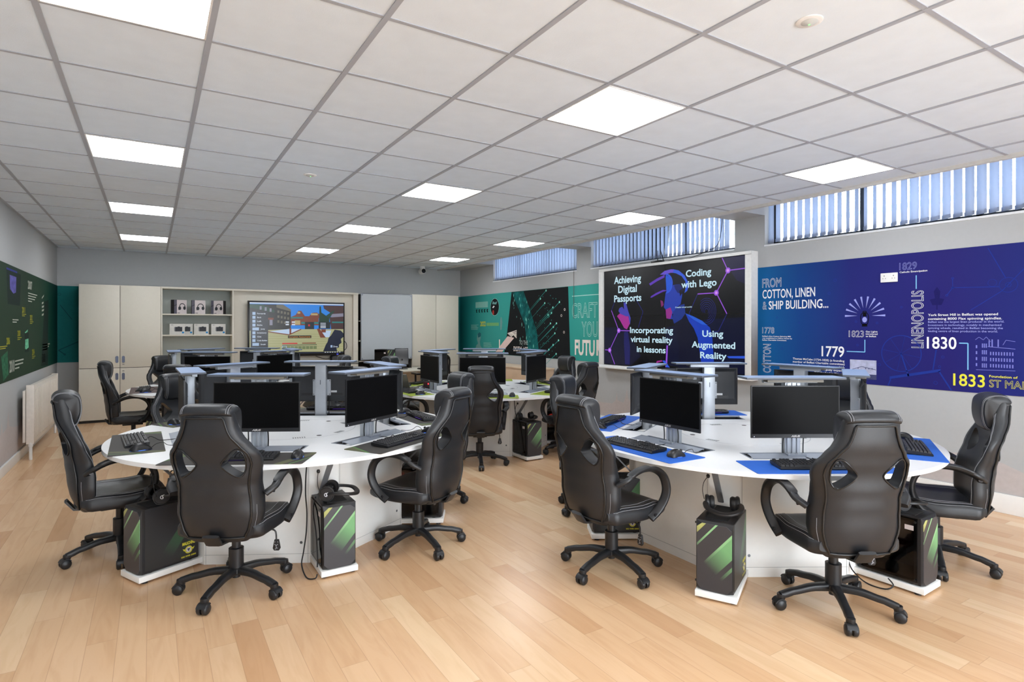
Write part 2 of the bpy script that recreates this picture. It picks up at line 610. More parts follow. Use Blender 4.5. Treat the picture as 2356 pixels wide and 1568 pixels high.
for (x, y, lab) in ((3.294, -1.50, 'small round ceiling sensor with a green lamp near the right of the ceiling'),
                    (2.104, 2.097, 'small round ceiling sensor over the far side of the dark-mat table')):
    t = thing('emergency_light', lab, 'emergency light', (x, y, ZC), 0, 'ceiling sensors')
    MB().lathe([(.0, -.004), (.045, -.006), (.052, -.003), (.052, 0), (0, 0)], 28).build('rim', white, t, smooth=40)
    MB().lathe([(.0, -.012), (.02, -.010), (.034, -.005), (.034, -.003), (0, -.003)], 24).build('lens', mat('lens_grey', (205, 208, 205), rough=.25), t, smooth=50)
    MB().lathe([(.0, -.014), (.004, -.013), (.004, -.009), (0, -.009)], 10, c=(.006, .004, 0)).build('indicator', glow('led_green', (120, 255, 120), 2), t)
t = thing('security_camera', 'small white ceiling security camera near the back right corner', 'camera', (5.78, 8.35, ZC)); t.scale = (1.35, 1.35, 1.35)
MB().lathe([(.0, 0), (.04, 0), (.04, -.03), (.03, -.045), (0, -.045)], 20).build('mount', white, t, smooth=40)
MB().lathe([(.0, -.05), (.04, -.05), (.045, .0), (.042, .06), (0, .065)], 20, c=(-.01, -.02, -.075), axis='y').build('housing', white, t, smooth=40)
MB().lathe([(.0, -.006), (.034, -.004), (.034, .004), (0, .004)], 20, c=(-.01, -.072, -.075), axis='y').build('lens', mat('black_lens', (12, 12, 14), rough=.1), t, smooth=40)

# radiator on the left wall
t = thing('radiator', 'white double panel radiator low on the left wall', 'radiator', (XL, 6.5, .18))
rm = mat('radiator_enamel', (226, 218, 208), rough=.4)
for x0, x1, z0, z1, nm in ((.05, .075, .02, .60, 'panel'), (.10, .145, 0, .66, 'panel')):
    b = MB()
    b.box(x0, x1, -.98, .98, z0, z1)
    for q in range(28):
        y = -.93 + q * .069
        b.box(x1, x1 + .006, y - .018, y + .018, z0 + .05, z1 - .05)
    b.build(nm, rm, t, bev=.004)
MB().box(.08, .15, -.985, -.955, 0, .665).box(.08, .15, .955, .985, 0, .665).build('side_cover', rm, t, bev=.004)
b = MB()
for y in (-.97, .97):
    b.tube([(.12, y, .02), (.12, y, -.178)], .016, 10)
    b.lathe([(0, -.03), (.022, -.03), (.022, .01), (0, .01)], 12, c=(.12, y, .0))
b.build('pipe', white, t, smooth=40)
MB().box(.01, .10, -.6, -.56, .1, .5).box(.01, .10, .56, .6, .1, .5).build('bracket', rm, t)

# painted skyline near the foot of the side walls
sk = mat('skyline_mauve', (186, 178, 176), rough=.75)
def skyline(kind, plane, sign, prof, label):
    A = Wall2D(kind, plane, sign)
    A.poly('skyline', prof, .0008)
    o = A.parts['skyline'].build('wall_skyline', sk)
    tag(o, label, 'wall decal')
hz = [(8.7, .16), (8.7, .40), (8.2, .42), (8.0, .36), (7.6, .40), (7.2, .34), (6.8, .38), (5.2, .33), (3.7, .36), (3.62, .42), (3.60, .55), (3.58, .42), (3.45, .40), (3.42, .47), (3.38, .62), (3.36, .48), (3.30, .42), (3.2, .42), (3.18, .50), (3.12, .58), (3.08, .68), (3.06, .74), (3.04, .68), (3.0, .58), (2.95, .50), (2.93, .42), (2.7, .40), (2.3, .42), (2.0, .38), (1.2, .40), (.4, .34), (-.1, .36), (-.5, .40), (-.75, .44), (-1.0, .40), (-1.25, .30), (-1.6, .28), (-2.4, .34), (-2.4, .16)]
skyline('x', XR, -1, hz, 'faint mauve city skyline painted along the foot of the right wall')
hl = [(3.8, .11), (3.8, .36), (4.3, .38), (4.7, .42), (4.75, .55), (4.8, .42), (5.0, .45), (5.06, .62), (5.12, .45), (5.4, .40), (5.7, .38), (5.75, .5), (5.8, .38), (6.3, .36), (7.0, .42), (7.6, .36), (8.3, .4), (8.7, .36), (8.7, .11)]
skyline('x', XL, 1, hl, 'faint mauve skyline painted on the left wall behind the radiator')
# ------------------------------------------------------------------ printed wall panels
def ramp_mat(name, axis, stops, rough=.6):
    """print whose colour runs along one axis of the panel (world metres)"""
    M = bpy.data.materials.new(name)
    M.use_nodes = True
    n, l = M.node_tree.nodes, M.node_tree.links
    p = n['Principled BSDF']
    p.inputs['Roughness'].default_value = rough
    p.inputs['Specular IOR Level'].default_value = .12
    tc = n.new('ShaderNodeTexCoord'); sx = n.new('ShaderNodeSeparateXYZ')
    l.new(tc.outputs['Object'], sx.inputs[0])
    a, b = stops[0][0], stops[-1][0]
    mr = n.new('ShaderNodeMapRange')
    mr.inputs[1].default_value, mr.inputs[2].default_value = a, b
    l.new(sx.outputs[axis], mr.inputs[0])
    rp = n.new('ShaderNodeValToRGB')
    while len(rp.color_ramp.elements) < len(stops): rp.color_ramp.elements.new(.5)
    for e, (v, c) in zip(rp.color_ramp.elements, stops):
        e.position = (v - a) / (b - a); e.color = (*lin(c), 1)
    l.new(mr.outputs[0], rp.inputs[0]); l.new(rp.outputs[0], p.inputs['Base Color'])
    return M
ink_w = mat('ink_white', (236, 238, 240), rough=.5, var=.01)
ink_l = mat('ink_lilac', (150, 156, 222), rough=.5, var=.02)
ink_s = mat('ink_sky', (128, 190, 236), rough=.5, var=.02)
ink_y = mat('ink_yellow', (226, 222, 70), rough=.5, var=.02)
ink_k = mat('ink_black', (14, 14, 18), rough=.5)
ink_b = mat('ink_blue', (34, 54, 142), rough=.5, var=.02)
ink_p = mat('ink_photo_grey', (176, 180, 208), rough=.5, var=.15, scale=25)

# blue panel on the right wall
t = thing('wall_mural', 'blue and indigo history mural with white lettering on the right wall', 'wall mural', (0, 0, 0))
bl = ramp_mat('blue_print', 1, [(-2.3, (24, 66, 140)), (-1.3, (34, 44, 116)), (-.6, (38, 34, 106)), (.2, (36, 40, 112)), (.75, (22, 66, 132)), (1.25, (16, 96, 152))])
MB().box(XR - .004, XR, -2.3, 1.244, .955, 2.181).build('panel', bl, t)
A = Wall2D('x', XR - .004, -1)
T = A.text
T('outline_lettering', 'FROM', 1.182, .949, 1.953, .102, outline=True)
T('white_lettering', 'COTTON, LINEN', 1.179, .567, 1.829, .100, bold=.012)
T('outline_lettering', '&', 1.178, 1.127, 1.706, .092, outline=True)
T('white_lettering', 'SHIP BUILDING...', 1.101, .428, 1.705, .095, bold=.012)
T('outline_lettering', '1778', 1.181, 1.033, 1.437, .07, outline=True)
for i, (s, e) in enumerate((("Belfast's first Cotton Spinning Mill", .838), ('was established in Clifton House by', .822), ('Belfast Charitable Committee.', .885))):
    T('white_lettering', s, 1.181, e, 1.397 - i * .0215, .0145, bold=.012)
T('outline_lettering', 'COTTON', .995, 1.316, 1.076, .098, outline=True, vertical=-1)
T('white_lettering', '1779', .498, .268, 1.208, .108, bold=.014)
for i, (s, e) in enumerate((('Thomas McCabe (1734-1820) (a founding', .266), ('member of Belfast Charitable committee)', .264), ('installed new innovative machinery which', .266), ('allowed the mill to rapidly expand.', .268), ('McCabe lived in Vicinage', .268))):
    T('white_lettering', s, .814 - (.06 if i == 3 else .24 if i == 4 else 0), e, 1.158 - i * .0325, .021, bold=.012)
A.line('sky_line', [(.071, 1.384), (.071, 1.265), (.244, 1.265)], .009)
T('outline_lettering', '1823', .224, .081, 1.409, .066, outline=True)
for i, s in enumerate(('Gas Lights', 'introduced', 'to Belfast')):
    T('white_lettering', s, .063, -.044 + .012 * (i == 2), 1.455 - i * .0225, .0165, bold=.012)
for i in range(10):   # rays over the lantern
    a = R(i * 20.0)
    u, v = math.cos(a), math.sin(a)
    cx, cy = .0745, 1.617
    k = .92 if i in (0, 9) else 1
    P = [(cx + u * .072 * k, cy + v * .072), (cx + (u * .187 - v * .0095), cy + v * .187 + u * .0095), (cx + (u * .187 + v * .0095), cy + v * .187 - u * .0095)]
    A.poly('lilac_rays', P)
L = [(.098, 1.535), (.105, 1.55), (.112, 1.60), (.105, 1.63), (.09, 1.645), (.088, 1.66), (.06, 1.66), (.058, 1.645), (.043, 1.63), (.036, 1.60), (.043, 1.55), (.05, 1.535)]
A.line('lantern', L + [L[0]], .007)
A.poly('lantern', [(.10, 1.512), (.048, 1.512), (.052, 1.537), (.096, 1.537)])
A.poly('lantern', [(.092, 1.61), (.056, 1.61), (.060, 1.65), (.088, 1.65)])
A.disc('lantern_glass', .074, 1.578, .022, ky=1.2)
A.rect('photo', -.034, .212, 1.002, 1.187)
A.poly('photo_ink', [(.20, 1.09), (.10, 1.125), (-.03, 1.10), (-.03, 1.095), (.10, 1.12), (.20, 1.085)], .0018)
A.rect('photo_ink', -.034, .212, 1.002, 1.05, .0018)
for u in (.13, .06, .03, 0): A.rect('photo_ink', u, u + .008, 1.10, 1.112, .002)
T('lilac_outline', '1829', -.232, -.377, 2.033, .068, outline=True)
T('white_lettering', 'Catholic Emancipation', -.235, -.461, 2.004, .0165, bold=.012)
A.line('sky_line', [(-.372, 1.974), (-.372, 1.852)], .008)
T('outline_lettering', 'LINENOPOLIS', 1.318, 1.836, -.429, .10, outline=True, vertical=-1)
for i, (s, e) in enumerate((('York Street Mill in Belfast was opened', .968), ('containing 8000 Flax spinning spindles.', .994), ('Belfast was the largest linen producer in the world.', 1.009), ('Investment in technology, notably in mechanised', .990), ('spinning wheels, resulted in Belfast becoming the', 1.0), ('leading centre of linen production in the world.', .967))):
    T('white_lettering' if i < 2 else 'lilac_lettering', s, -.466, -e, (1.604, 1.570, 1.544, 1.516, 1.490, 1.463)[i], .021 if i < 2 else .0175, bold=.012)
T('white_lettering', '1830', -.457, -.681, 1.318, .106, bold=.014)
A.line('sky_line', [(-.70, 1.369), (-.763, 1.369), (-.763, 1.144)], .009)
T('yellow_lettering', '1833', -.657, -.881, 1.006, .106, bold=.014)
T('yellow_lettering', 'Foundation of', -.91, -1.095, 1.093, .02, bold=.012)
T('yellow_outline', "ST MALACHY'S", -.91, -1.41, 1.013, .064, outline=True)
for u, v, r in ((.36, 1.98, .014), (.63, 1.90, .007), (.42, 1.85, .012), (.44, 1.73, .009), (1.0, 1.61, .007), (.74, 1.55, .007), (.155, 1.56, .009), (-.04, 1.545, .009), (.14, 1.33, .009), (.94, 1.27, .012), (.53, 1.26, .009), (-.06, 1.15, .012), (-.58, 1.245, .010), (-.555, 1.16, .009), (-.525, 1.015, .014), (-.25, 1.69, .008)):
    A.ring('blue_lines', u, v, r, .0035, n=14)
A.ring('blue_lines', -.247, 1.263, .166, .008, n=40)
for i in range(8):
    a = i * PI / 4 + .2
    A.line('blue_lines', [(-.247, 1.263), (-.247 + .16 * math.cos(a), 1.263 + .16 * math.sin(a))], .003)
A.line('blue_lines', [(-.247, 1.263), (-.31, 1.06)], .012)
A.poly('blue_lines', [(-.15, 1.02), (-.56, 1.115), (-.565, 1.14), (-.15, 1.045)])
A.line('blue_lines', [(-.16, 1.02), (-.138, .96)], .012)
A.line('blue_lines', [(-.55, 1.12), (-.644, .96)], .012)
A.line('blue_lines', [(-.505, 1.13), (-.53, 1.31)], .010)
for P in ([(-.652, 1.927), (-.652, 1.846), (-.609, 1.782)], [(-.652, 1.846), (-.978, 1.835)], [(-.783, 1.65), (-.993, 1.80), (-1.132, 1.967)], [(-.90, 2.16), (-1.02, 1.9)], [(-1.132, 1.967), (-1.5, 2.1)]):
    A.line('blue_lines', P, .006)
for u, v in ((-.652, 1.927), (-.609, 1.782), (-.652, 1.846)): A.ring('blue_lines', u, v, .009, .004, n=12)
A.ring('blue_lines', -1.035, 1.848, .06, .004, n=20); A.ring('blue_lines', -1.035, 1.848, .018, .004, n=14); A.ring('blue_lines', -.93, 1.87, .03, .003, n=16)
A.poly('dark_tree', [(-.50, 1.70), (-.48, 1.75), (-.52, 1.76), (-.51, 1.82), (-.535, 1.86), (-.56, 1.82), (-.555, 1.76), (-.59, 1.75), (-.57, 1.70), (-.54, 1.70), (-.54, 1.66), (-.53, 1.66), (-.53, 1.70)])
random.seed(5)
A.line('lilac_sketch', [(-.815, 1.40), (-.84, 1.423), (-.87, 1.40), (-.89, 1.425), (-.92, 1.385)], .004)
for r_ in range(4):      # sketched brick school building
    for c in range(3): A.rect('lilac_sketch', -.86 - c * .013, -.868 - c * .013, 1.17 + r_ * .055, 1.205 + r_ * .055)
for r_ in range(3):
    for c in range(9): A.rect('lilac_sketch', -.915 - c * .018, -.924 - c * .018, 1.175 + r_ * .05, 1.203 + r_ * .05)
for u in (-.905, -.925, -.965): A.rect('lilac_sketch', u, u - .009, 1.345, 1.405)
A.line('lilac_sketch', [(-.82, 1.15), (-1.08, 1.155)], .004); A.line('lilac_sketch', [(-.90, 1.345), (-1.08, 1.33)], .005); A.line('lilac_sketch', [(-1.0, 1.36), (-1.02, 1.40), (-1.08, 1.39)], .004)
for r_ in range(4): A.rect('lilac_sketch', -.818, -.828, 1.18 + r_ * .05, 1.205 + r_ * .05)
A.build(dict(white_lettering=ink_w, outline_lettering=ink_w, lilac_lettering=ink_l, lilac_outline=ink_l, yellow_lettering=ink_y, yellow_outline=ink_y, sky_line=ink_s, lilac_rays=ink_l, lantern=ink_k, lantern_glass=ink_l, photo=ink_p, photo_ink=mat('ink_slate', (70, 74, 110)), blue_lines=ink_b, dark_tree=mat('ink_navy', (29, 27, 90)), lilac_sketch=mat('ink_sketch', (118, 122, 200))), t)

t = thing('wall_socket', 'white double wall socket set into the blue mural', 'socket', (XR - .004, -.148, 1.97))
MB().box(-.014, 0, -.073, .073, -.043, .043).build('plate', white, t, bev=.004)
b = MB()
for y in (-.04, .04):
    b.box(-.0146, -.0135, y - .003, y + .003, .012, .021); b.box(-.0146, -.0135, y - .013, y - .009, -.012, -.004); b.box(-.0146, -.0135, y + .009, y + .013, -.012, -.004)
b.build('pin_holes', ink_k, t)

# green panel on the right wall
t = thing('wall_mural', 'teal and black digital age mural with outlined lettering on the right wall', 'wall mural', (0, 0, 0))
tm = ramp_mat('teal_print', 1, [(3.9, (60, 160, 148)), (5.0, (50, 150, 142)), (7.5, (56, 150, 142)), (8.3, (30, 122, 120)), (8.75, (14, 94, 98))])
MB().box(XR - .004, XR, 3.93, YB, .962, 2.181).build('panel', tm, t)
A = Wall2D('x', XR - .004, -1)
T = A.text
bk = [(6.558, 2.178), (4.78, 2.178), (4.72, .965), (6.84, .965), (6.728, 1.367)]
A.poly('black_field', bk, .0006)
tube = [(6.54, 2.17), (6.137, 2.17), (5.914, 1.813), (5.699, 1.426), (5.615, .97), (5.979, .97), (6.091, 1.546), (6.32, 1.86)]
A.poly('fibre_glow', tube, .0010)
random.seed(11)
for i in range(70):
    u = random.uniform(5.65, 6.5); v = random.uniform(.98, 2.15)
    if abs(u - (5.85 + (v - 1) * .45)) > .28: continue
    r = random.uniform(.006, .02)
    A.poly('fibre_spark', [(u - r * .5, v), (u - r * .1, v + r * 2.2), (u + r * .5, v), (u + r * .1, v - r * 2.2)], .0016)
ends = [(5.412, 2.146), (5.585, 2.009), (5.452, 1.927), (5.208, 1.845), (5.278, 1.57), (5.104, 1.57), (5.194, 1.507), (5.044, 1.281), (5.326, 1.114), (5.112, 1.048), (5.25, 1.75), (5.02, 1.93), (5.35, 1.72), (5.15, 1.40), (5.2, 1.2)]
for (u, v) in ends:
    d = .45 + .25 * random.random()
    A.poly('fibre_ray', [(u, v + .006), (u, v - .006), (u + d, v - d * .62)], .0014)
    A.disc('fibre_spark', u, v, .018, .0018, n=10)
for i in range(60):
    u, v = random.uniform(4.95, 5.75), random.uniform(1.0, 2.1)
    if u > 5.95 - (v - 1) * .1: continue
    A.disc('fibre_ray', u, v, random.uniform(.004, .010), .0016, n=7)
for u, v in ((4.874, 1.80), (4.966, 1.70), (4.892, 1.42), (4.80, .985)): A.ring('pale_lettering', u, v, .018, .007, .0016, n=12)
T('pale_outline', 'CRAFT', 4.676, 4.035, 1.660, .245, outline=True)
T('pale_outline', 'YOU', 4.424, 4.03, 1.358, .245, outline=True)
A.rect('pale_outline', 4.005, 3.985, 1.358, 1.603)
T('pale_lettering', 'FUTU', 4.599, 4.10, 1.063, .245, bold=.03)
A.poly('pale_lettering', [(4.06, 1.063), (4.02, 1.063), (4.02, 1.16), (3.97, 1.063), (3.945, 1.07), (3.985, 1.17), (3.95, 1.19), (3.95, 1.308), (4.06, 1.308)])
A.line('pale_outline', [(4.676, 2.012), (3.95, 2.012)], .012)
A.disc('circle_photo', 7.2, 1.91, .165, ky=1.02, n=32)
A.ring('pale_outline', 7.2, 1.91, .172, .006, n=32)
A.disc('red_spot', 7.26, 1.80, .035, .0018, ky=1.5); A.poly('white_lettering', [(7.30, 1.90), (7.26, 1.89), (7.20, 1.92), (7.24, 1.94)], .0018)
A.poly('grey_figure', [(7.30, 1.97), (7.14, 1.96), (7.10, 2.02), (7.2, 2.0), (7.28, 2.03)], .0018)
A.rect('faded_block', 8.012, 7.48, 1.913, 2.034)
for i in range(5):
    u = 7.98 - i * .115
    A.poly('black_icons', [(u, 1.81), (u - .05, 1.81), (u - .03, 1.85), (u - .06, 1.88), (u + .01, 1.875)])
T('olive_lettering', '2022', 7.805, 7.572, 1.527, .10, bold=.02)
A.rect('faded_olive', 7.04, 7.54, 1.53, 1.595)
def scribble(part, u0, u1, v0, v1, n, sgn=-1):
    h = (v1 - v0) / n
    for i in range(n):
        A.rect(part, u0, u1 + (u0 - u1) * random.uniform(0, .3), v0 + i * h + h * .3, v0 + i * h + h * .72)
scribble('faded_block', 8.217, 7.872, 1.447, 1.56, 6)
scribble('faded_block', 7.661, 7.309, 1.085, 1.192, 6)
A.poly('arrow_shaft', [(7.215, .97), (6.703, 1.33), (6.46, 1.30), (6.98, .97)])
A.rect('pale_lettering', 7.03, 6.99, 1.09, 1.26, .002)
for q in range(5):      # woven arrow head
    A.line('pale_lettering', [(6.70 - q * .03, 1.33 - q * .015 + .05), (6.60 - q * .03, 1.40 - q * .01), (6.38, 1.44 - q * .035)], .016, .0022)
    A.line('pale_lettering', [(6.38 + q * .02, 1.45 - q * .03), (6.38 + q * .02, 1.30 + q * .012)], .009, .0024)
T('pale_lettering', 'DIGITAL AGE', 6.484, 5.99, 1.05, .092, bold=.02)
T('dim_lettering', 'TO THE', 6.284, 5.99, 1.18, .08, bold=.03)
A.poly('grey_figure', [(8.06, .97), (7.975, 1.12), (7.90, 1.16), (7.95, 1.25), (7.93, 1.36), (7.84, 1.40), (7.77, 1.36), (7.784, 1.28), (7.82, 1.20), (7.80, 1.12), (7.72, 1.06), (7.70, .97)])
A.poly('grey_dark', [(7.92, 1.36), (7.84, 1.40), (7.77, 1.37), (7.78, 1.31), (7.90, 1.28)], .0018)
A.poly('grey_figure', [(6.98, 1.45), (6.93, 1.45), (6.90, 1.60), (6.93, 1.70), (6.97, 1.70), (6.99, 1.58)])
A.build(dict(black_field=mat('ink_black_soft', (26, 28, 30), rough=.6, spec=.15), fibre_glow=mat('ink_deep_teal', (20, 92, 92), var=.55, scale=9), fibre_spark=mat('ink_mint', (140, 232, 214)), fibre_ray=mat('ink_teal_light', (52, 150, 140)), pale_lettering=mat('ink_cream', (238, 228, 220)), pale_outline=mat('ink_aqua', (170, 214, 206)), white_lettering=ink_w, circle_photo=mat('ink_black_photo', (24, 24, 28), var=.3), red_spot=mat('ink_red', (170, 60, 50)), grey_figure=mat('ink_grey_green', (106, 150, 146)), grey_dark=mat('ink_grey_teal', (40, 100, 108)), faded_block=mat('ink_faded', (122, 176, 166)), black_icons=ink_k, olive_lettering=mat('ink_olive', (196, 196, 40)), faded_olive=mat('ink_faded_olive', (112, 168, 110)), arrow_shaft=mat('ink_rose', (226, 200, 194)), dim_lettering=mat('ink_dim', (150, 160, 156))), t)

# dark green panel on the left wall and its teal return on the back wall
t = thing('wall_mural', 'dark green timeline mural with small yellow dates on the left wall', 'wall mural', (0, 0, 0))
gm = ramp_mat('green_print', 1, [(3.6, (30, 54, 36)), (7.0, (26, 56, 40)), (7.9, (12, 62, 50)), (8.75, (4, 54, 52))])
MB().box(XL, XL + .004, 3.6, YB, .932, 2.156).build('panel', gm, t)
A = Wall2D('x', XL + .004, 1)
T = A.text
A.poly('dark_photo', [(4.936, 2.105), (5.717, 2.097), (5.663, 1.739), (5.006, 1.739)])
A.poly('violet_photo', [(5.1, 2.05), (5.45, 2.05), (5.43, 1.88), (5.3, 1.86), (5.12, 1.90)], .0018)
A.rect('blue_strip', 4.94, 5.5, 2.095, 2.115, .0018)
T('white_lettering', '2007', 6.161, 6.453, 1.965, .10, bold=.03)
for i in range(4): A.rect('white_lettering', 6.18, 6.83 - .09 * i - .12 * (i == 3), 1.905 - i * .032, 1.917 - i * .032)
for k, (u0, u1, v0, v1) in enumerate(((5.792, 5.979, 1.666, 1.733), (6.303, 6.475, 1.581, 1.649), (5.529, 5.692, 1.396, 1.462), (4.948, 5.116, 1.319, 1.391), (6.457, 6.628, 1.143, 1.221))):
    T('yellow_lettering', ('2011', '2012', '2008', '2006', '2014')[k], u0, u1, v0, v1 - v0, bold=.03)
    for i in range(2): A.rect('yellow_lettering', u0 - (.4 if k == 3 else 0), u1 + .07 - .08 * i - (.2 if k == 3 else 0), v0 - .022 - i * .02, v0 - .013 - i * .02)
A.poly('dark_photo', [(5.95, 1.42), (6.22, 1.43), (6.23, 1.20), (5.97, 1.20)], .0012)
A.poly('mint_shape', [(5.97, 1.435), (6.16, 1.47), (6.14, 1.44), (5.99, 1.425)], .0018); A.poly('mint_shape', [(5.99, 1.35), (6.2, 1.36), (6.21, 1.25), (6.05, 1.23), (5.98, 1.24)], .0018)
T('white_lettering', '2010', 5.103, 5.359, 1.02, .125, bold=.03)
for i in range(3): A.rect('white_lettering', 5.39, 5.89 - .03 * i - .2 * (i == 2), 1.115 - i * .04, 1.13 - i * .04)
T('white_lettering', '2016', 7.249, 7.522, 1.014, .115, bold=.03)
for i in range(3): A.rect('white_lettering', 7.28, 7.94 - .1 * i, 1.245 - i * .035, 1.262 - i * .035)
A.poly('dark_photo', [(7.46, 1.86), (7.80, 1.89), (7.74, .95), (7.15, .97)])
for i, (v, w) in enumerate(((1.91, .2), (1.84, .16), (1.79, .2), (1.74, .2), (1.68, .18))):
    A.poly('white_lettering', [(7.20, v - .03), (7.20 + w * .8, v - .02 + .03 * (i == 0)), (7.20 + w, v + .01 + .03 * (i == 0)), (7.22, v - .005)], .002)
for i in range(2): A.rect('white_lettering', 5.256, 5.58 - .1 * i, 1.572 - .025 * i, 1.583 - .025 * i)
A.poly('mint_dim', [(4.70, 1.2), (5.0, 1.25), (5.05, 1.0), (4.8, .95)])
A.build(dict(dark_photo=mat('ink_forest_black', (26, 44, 40)), violet_photo=mat('ink_violet', (96, 92, 168), var=.35, scale=14), blue_strip=mat('ink_blue_dark', (52, 60, 140)), white_lettering=mat('ink_greige', (176, 182, 170)), yellow_lettering=mat('ink_mustard', (158, 158, 52)), mint_shape=mat('ink_mint_dark', (110, 190, 150), var=.4), mint_dim=mat('ink_mint_dim', (44, 100, 72), var=.4)), t)
t = thing('wall_mural', 'narrow teal mural strip on the back wall beside the tall cupboard', 'wall mural', (0, 0, 0))
tb = mat('teal_print_back', (22, 108, 108), rough=.6, spec=.12)
MB().box(XL + .005, .04, YB - .004, YB, .932, 2.156).build('panel', tb, t)
A = Wall2D('y', YB - .004, -1)
A.line('dark_lines', [(-.27, 1.13), (.04, 1.29)], .012); A.line('dark_lines', [(-.27, 1.13), (-.19, 1.06)], .012); A.line('dark_lines', [(-.25, 1.85), (-.10, 1.62)], .010); A.ring('dark_lines', -.19, 1.06, .012, .008); A.ring('dark_lines', -.26, 2.02, .02, .006)
A.build(dict(dark_lines=mat('ink_teal_dark', (14, 78, 82))), t)
t = thing('wall_mural', 'narrow teal mural strip on the back wall at the right hand corner', 'wall mural', (0, 0, 0))
MB().box(6.56, XR - .005, YB - .004, YB, .962, 2.181).build('panel', tb, t)

# ------------------------------------------------------------------ video wall: four screens in a white surround
t = thing('video_wall', 'large four-panel video wall in a white surround on the right wall', 'video wall', (XR, 2.54, 0))
o = (XR, 2.54, 0)
b = MB()
x0, x1 = 6.74, XR
for (a, c, z0, z1) in ((1.24, 3.868, 2.336, 2.372), (1.24, 3.868, .895, .948), (1.24, 1.325, .948, 2.336), (3.775, 3.868, .948, 2.336)):
    b.box(x0 - XR, 0, a - 2.54, c - 2.54, z0, z1)
b.build('surround', mat('surround_white', (226, 226, 224), rough=.45), t, bev=.003)
bzl = mat('screen_bezel', (10, 10, 12), rough=.3)
PX = 6.762
for iy in (0, 1):
    for iz in (0, 1):
        a = 1.327 + iy * 1.2235
        z = .95 + iz * .7125
        s = MB().box(PX - XR, PX + .06 - XR, a - 2.54, a + 1.2215 - 2.54, z + (0 if iz == 0 else 0), z + .7105).build('screen', bzl, t)
        fld = mat('screen_field', (6, 7, 12), rough=.18)
        MB().box(PX - .001 - XR, PX - XR, a + .006 - 2.54, a + 1.2155 - 2.54, z + .006, z + .7045).build('display', glow('display_black', (13, 14, 24), .3), s)
A = Wall2D('x', PX - .001 - XR, -1)
A.pt0 = A.pt
def _pt(u, v, d): return (PX - .001 - XR - d, u - 2.54, v)
A.pt = _pt
T = A.text
A.layer = .0010
def soft(part, pts, d): A.poly(part, pts, d)
soft('navy_wash', [(2.545, 1.0), (2.3, 1.0), (1.33, .96), (1.33, 1.62), (1.9, 1.60), (2.545, 1.5)], .0003)
soft('navy_wash', [(3.76, 1.5), (3.3, 1.5), (3.0, 1.1), (3.2, .96), (3.76, .96)], .0003)
soft('navy_wash2', [(1.65, 2.33), (1.33, 2.33), (1.33, 2.0), (1.45, 2.05)], .0003)
soft('coat_dark', [(2.398, 1.55), (2.272, 1.609), (2.21, 1.681), (2.074, 1.489), (2.015, 1.372), (1.942, 1.0), (2.334, .96), (2.319, 1.245)], .0005)
soft('coat_blue', [(2.21, 1.681), (2.089, 1.643), (1.943, 1.582), (1.829, 1.501), (1.794, 1.387), (1.759, .975), (1.942, .975), (2.015, 1.372), (2.074, 1.489), (2.149, 1.572)], .0006)
soft('coat_light', [(2.21, 1.681), (2.089, 1.643), (1.943, 1.582), (1.87, 1.53), (1.95, 1.54), (2.08, 1.60)], .0008)
soft('face_blue', [(2.545, 1.962), (2.48, 1.965), (2.415, 2.054), (2.304, 2.059), (2.257, 2.008), (2.265, 1.899), (2.288, 1.803), (2.367, 1.745), (2.431, 1.673), (2.422, 1.611), (2.496, 1.612), (2.537, 1.662), (2.545, 1.737), (2.575, 1.77), (2.56, 1.862)], .0006)
soft('face_shade', [(2.40, 2.05), (2.304, 2.059), (2.257, 2.008), (2.265, 1.93), (2.34, 1.95), (2.38, 2.0)], .0008)
soft('hair', [(2.46, 2.20), (2.36, 2.215), (2.26, 2.15), (2.21, 2.05), (2.235, 1.95), (2.27, 1.99), (2.31, 2.06), (2.41, 2.06)], .0007)
soft('face_magenta', [(2.545, 1.737), (2.46, 1.765), (2.43, 1.70), (2.46, 1.615), (2.53, 1.62)], .0008)
soft('face_rose', [(2.637, 1.866), (2.595, 1.851), (2.578, 1.801), (2.62, 1.771)], .0008)
soft('neck_blue', [(2.422, 1.611), (2.415, 1.709), (2.288, 1.791), (2.226, 1.801), (2.21, 1.681), (2.272, 1.609), (2.398, 1.55)], .0007)
soft('coat_dark', [(2.312, 1.974), (2.265, 1.996), (2.257, 1.947), (2.296, 1.901)], .0010)
soft('visor_front', [(2.80, 2.05), (2.72, 2.10), (2.56, 2.17), (2.48, 2.15), (2.47, 1.99), (2.60, 1.96), (2.72, 1.95), (2.76, 2.0)], .0008)
soft('visor_purple', [(2.845, 2.099), (2.697, 2.16), (2.562, 2.2), (2.562, 2.165), (2.70, 2.12), (2.82, 2.07)], .0011)
soft('visor_purple', [(2.50, 1.990), (2.595, 1.975), (2.714, 1.935), (2.80, 1.905), (2.822, 1.911), (2.80, 1.93), (2.714, 1.965), (2.595, 2.0)], .0011)
soft('visor_side', [(2.546, 2.193), (2.464, 2.168), (2.436, 2.08), (2.455, 1.994), (2.529, 1.961)], .0010)
A.ring('strap_blue', 2.535, 2.08, .105, .018, .0012, n=18, ky=1.15, a0=PI / 2, a1=PI * 1.5)
soft('strap_purple', [(2.646, 2.207), (2.562, 2.25), (2.448, 2.263), (2.40, 2.256), (2.42, 2.214), (2.464, 2.217), (2.546, 2.199)], .0010)
soft('strap_blue', [(2.40, 2.256), (2.32, 2.236), (2.226, 2.168), (2.173, 2.087), (2.158, 2.026), (2.18, 1.967), (2.226, 1.94), (2.203, 2.017), (2.211, 2.089), (2.273, 2.16), (2.367, 2.203), (2.42, 2.214)], .0010)
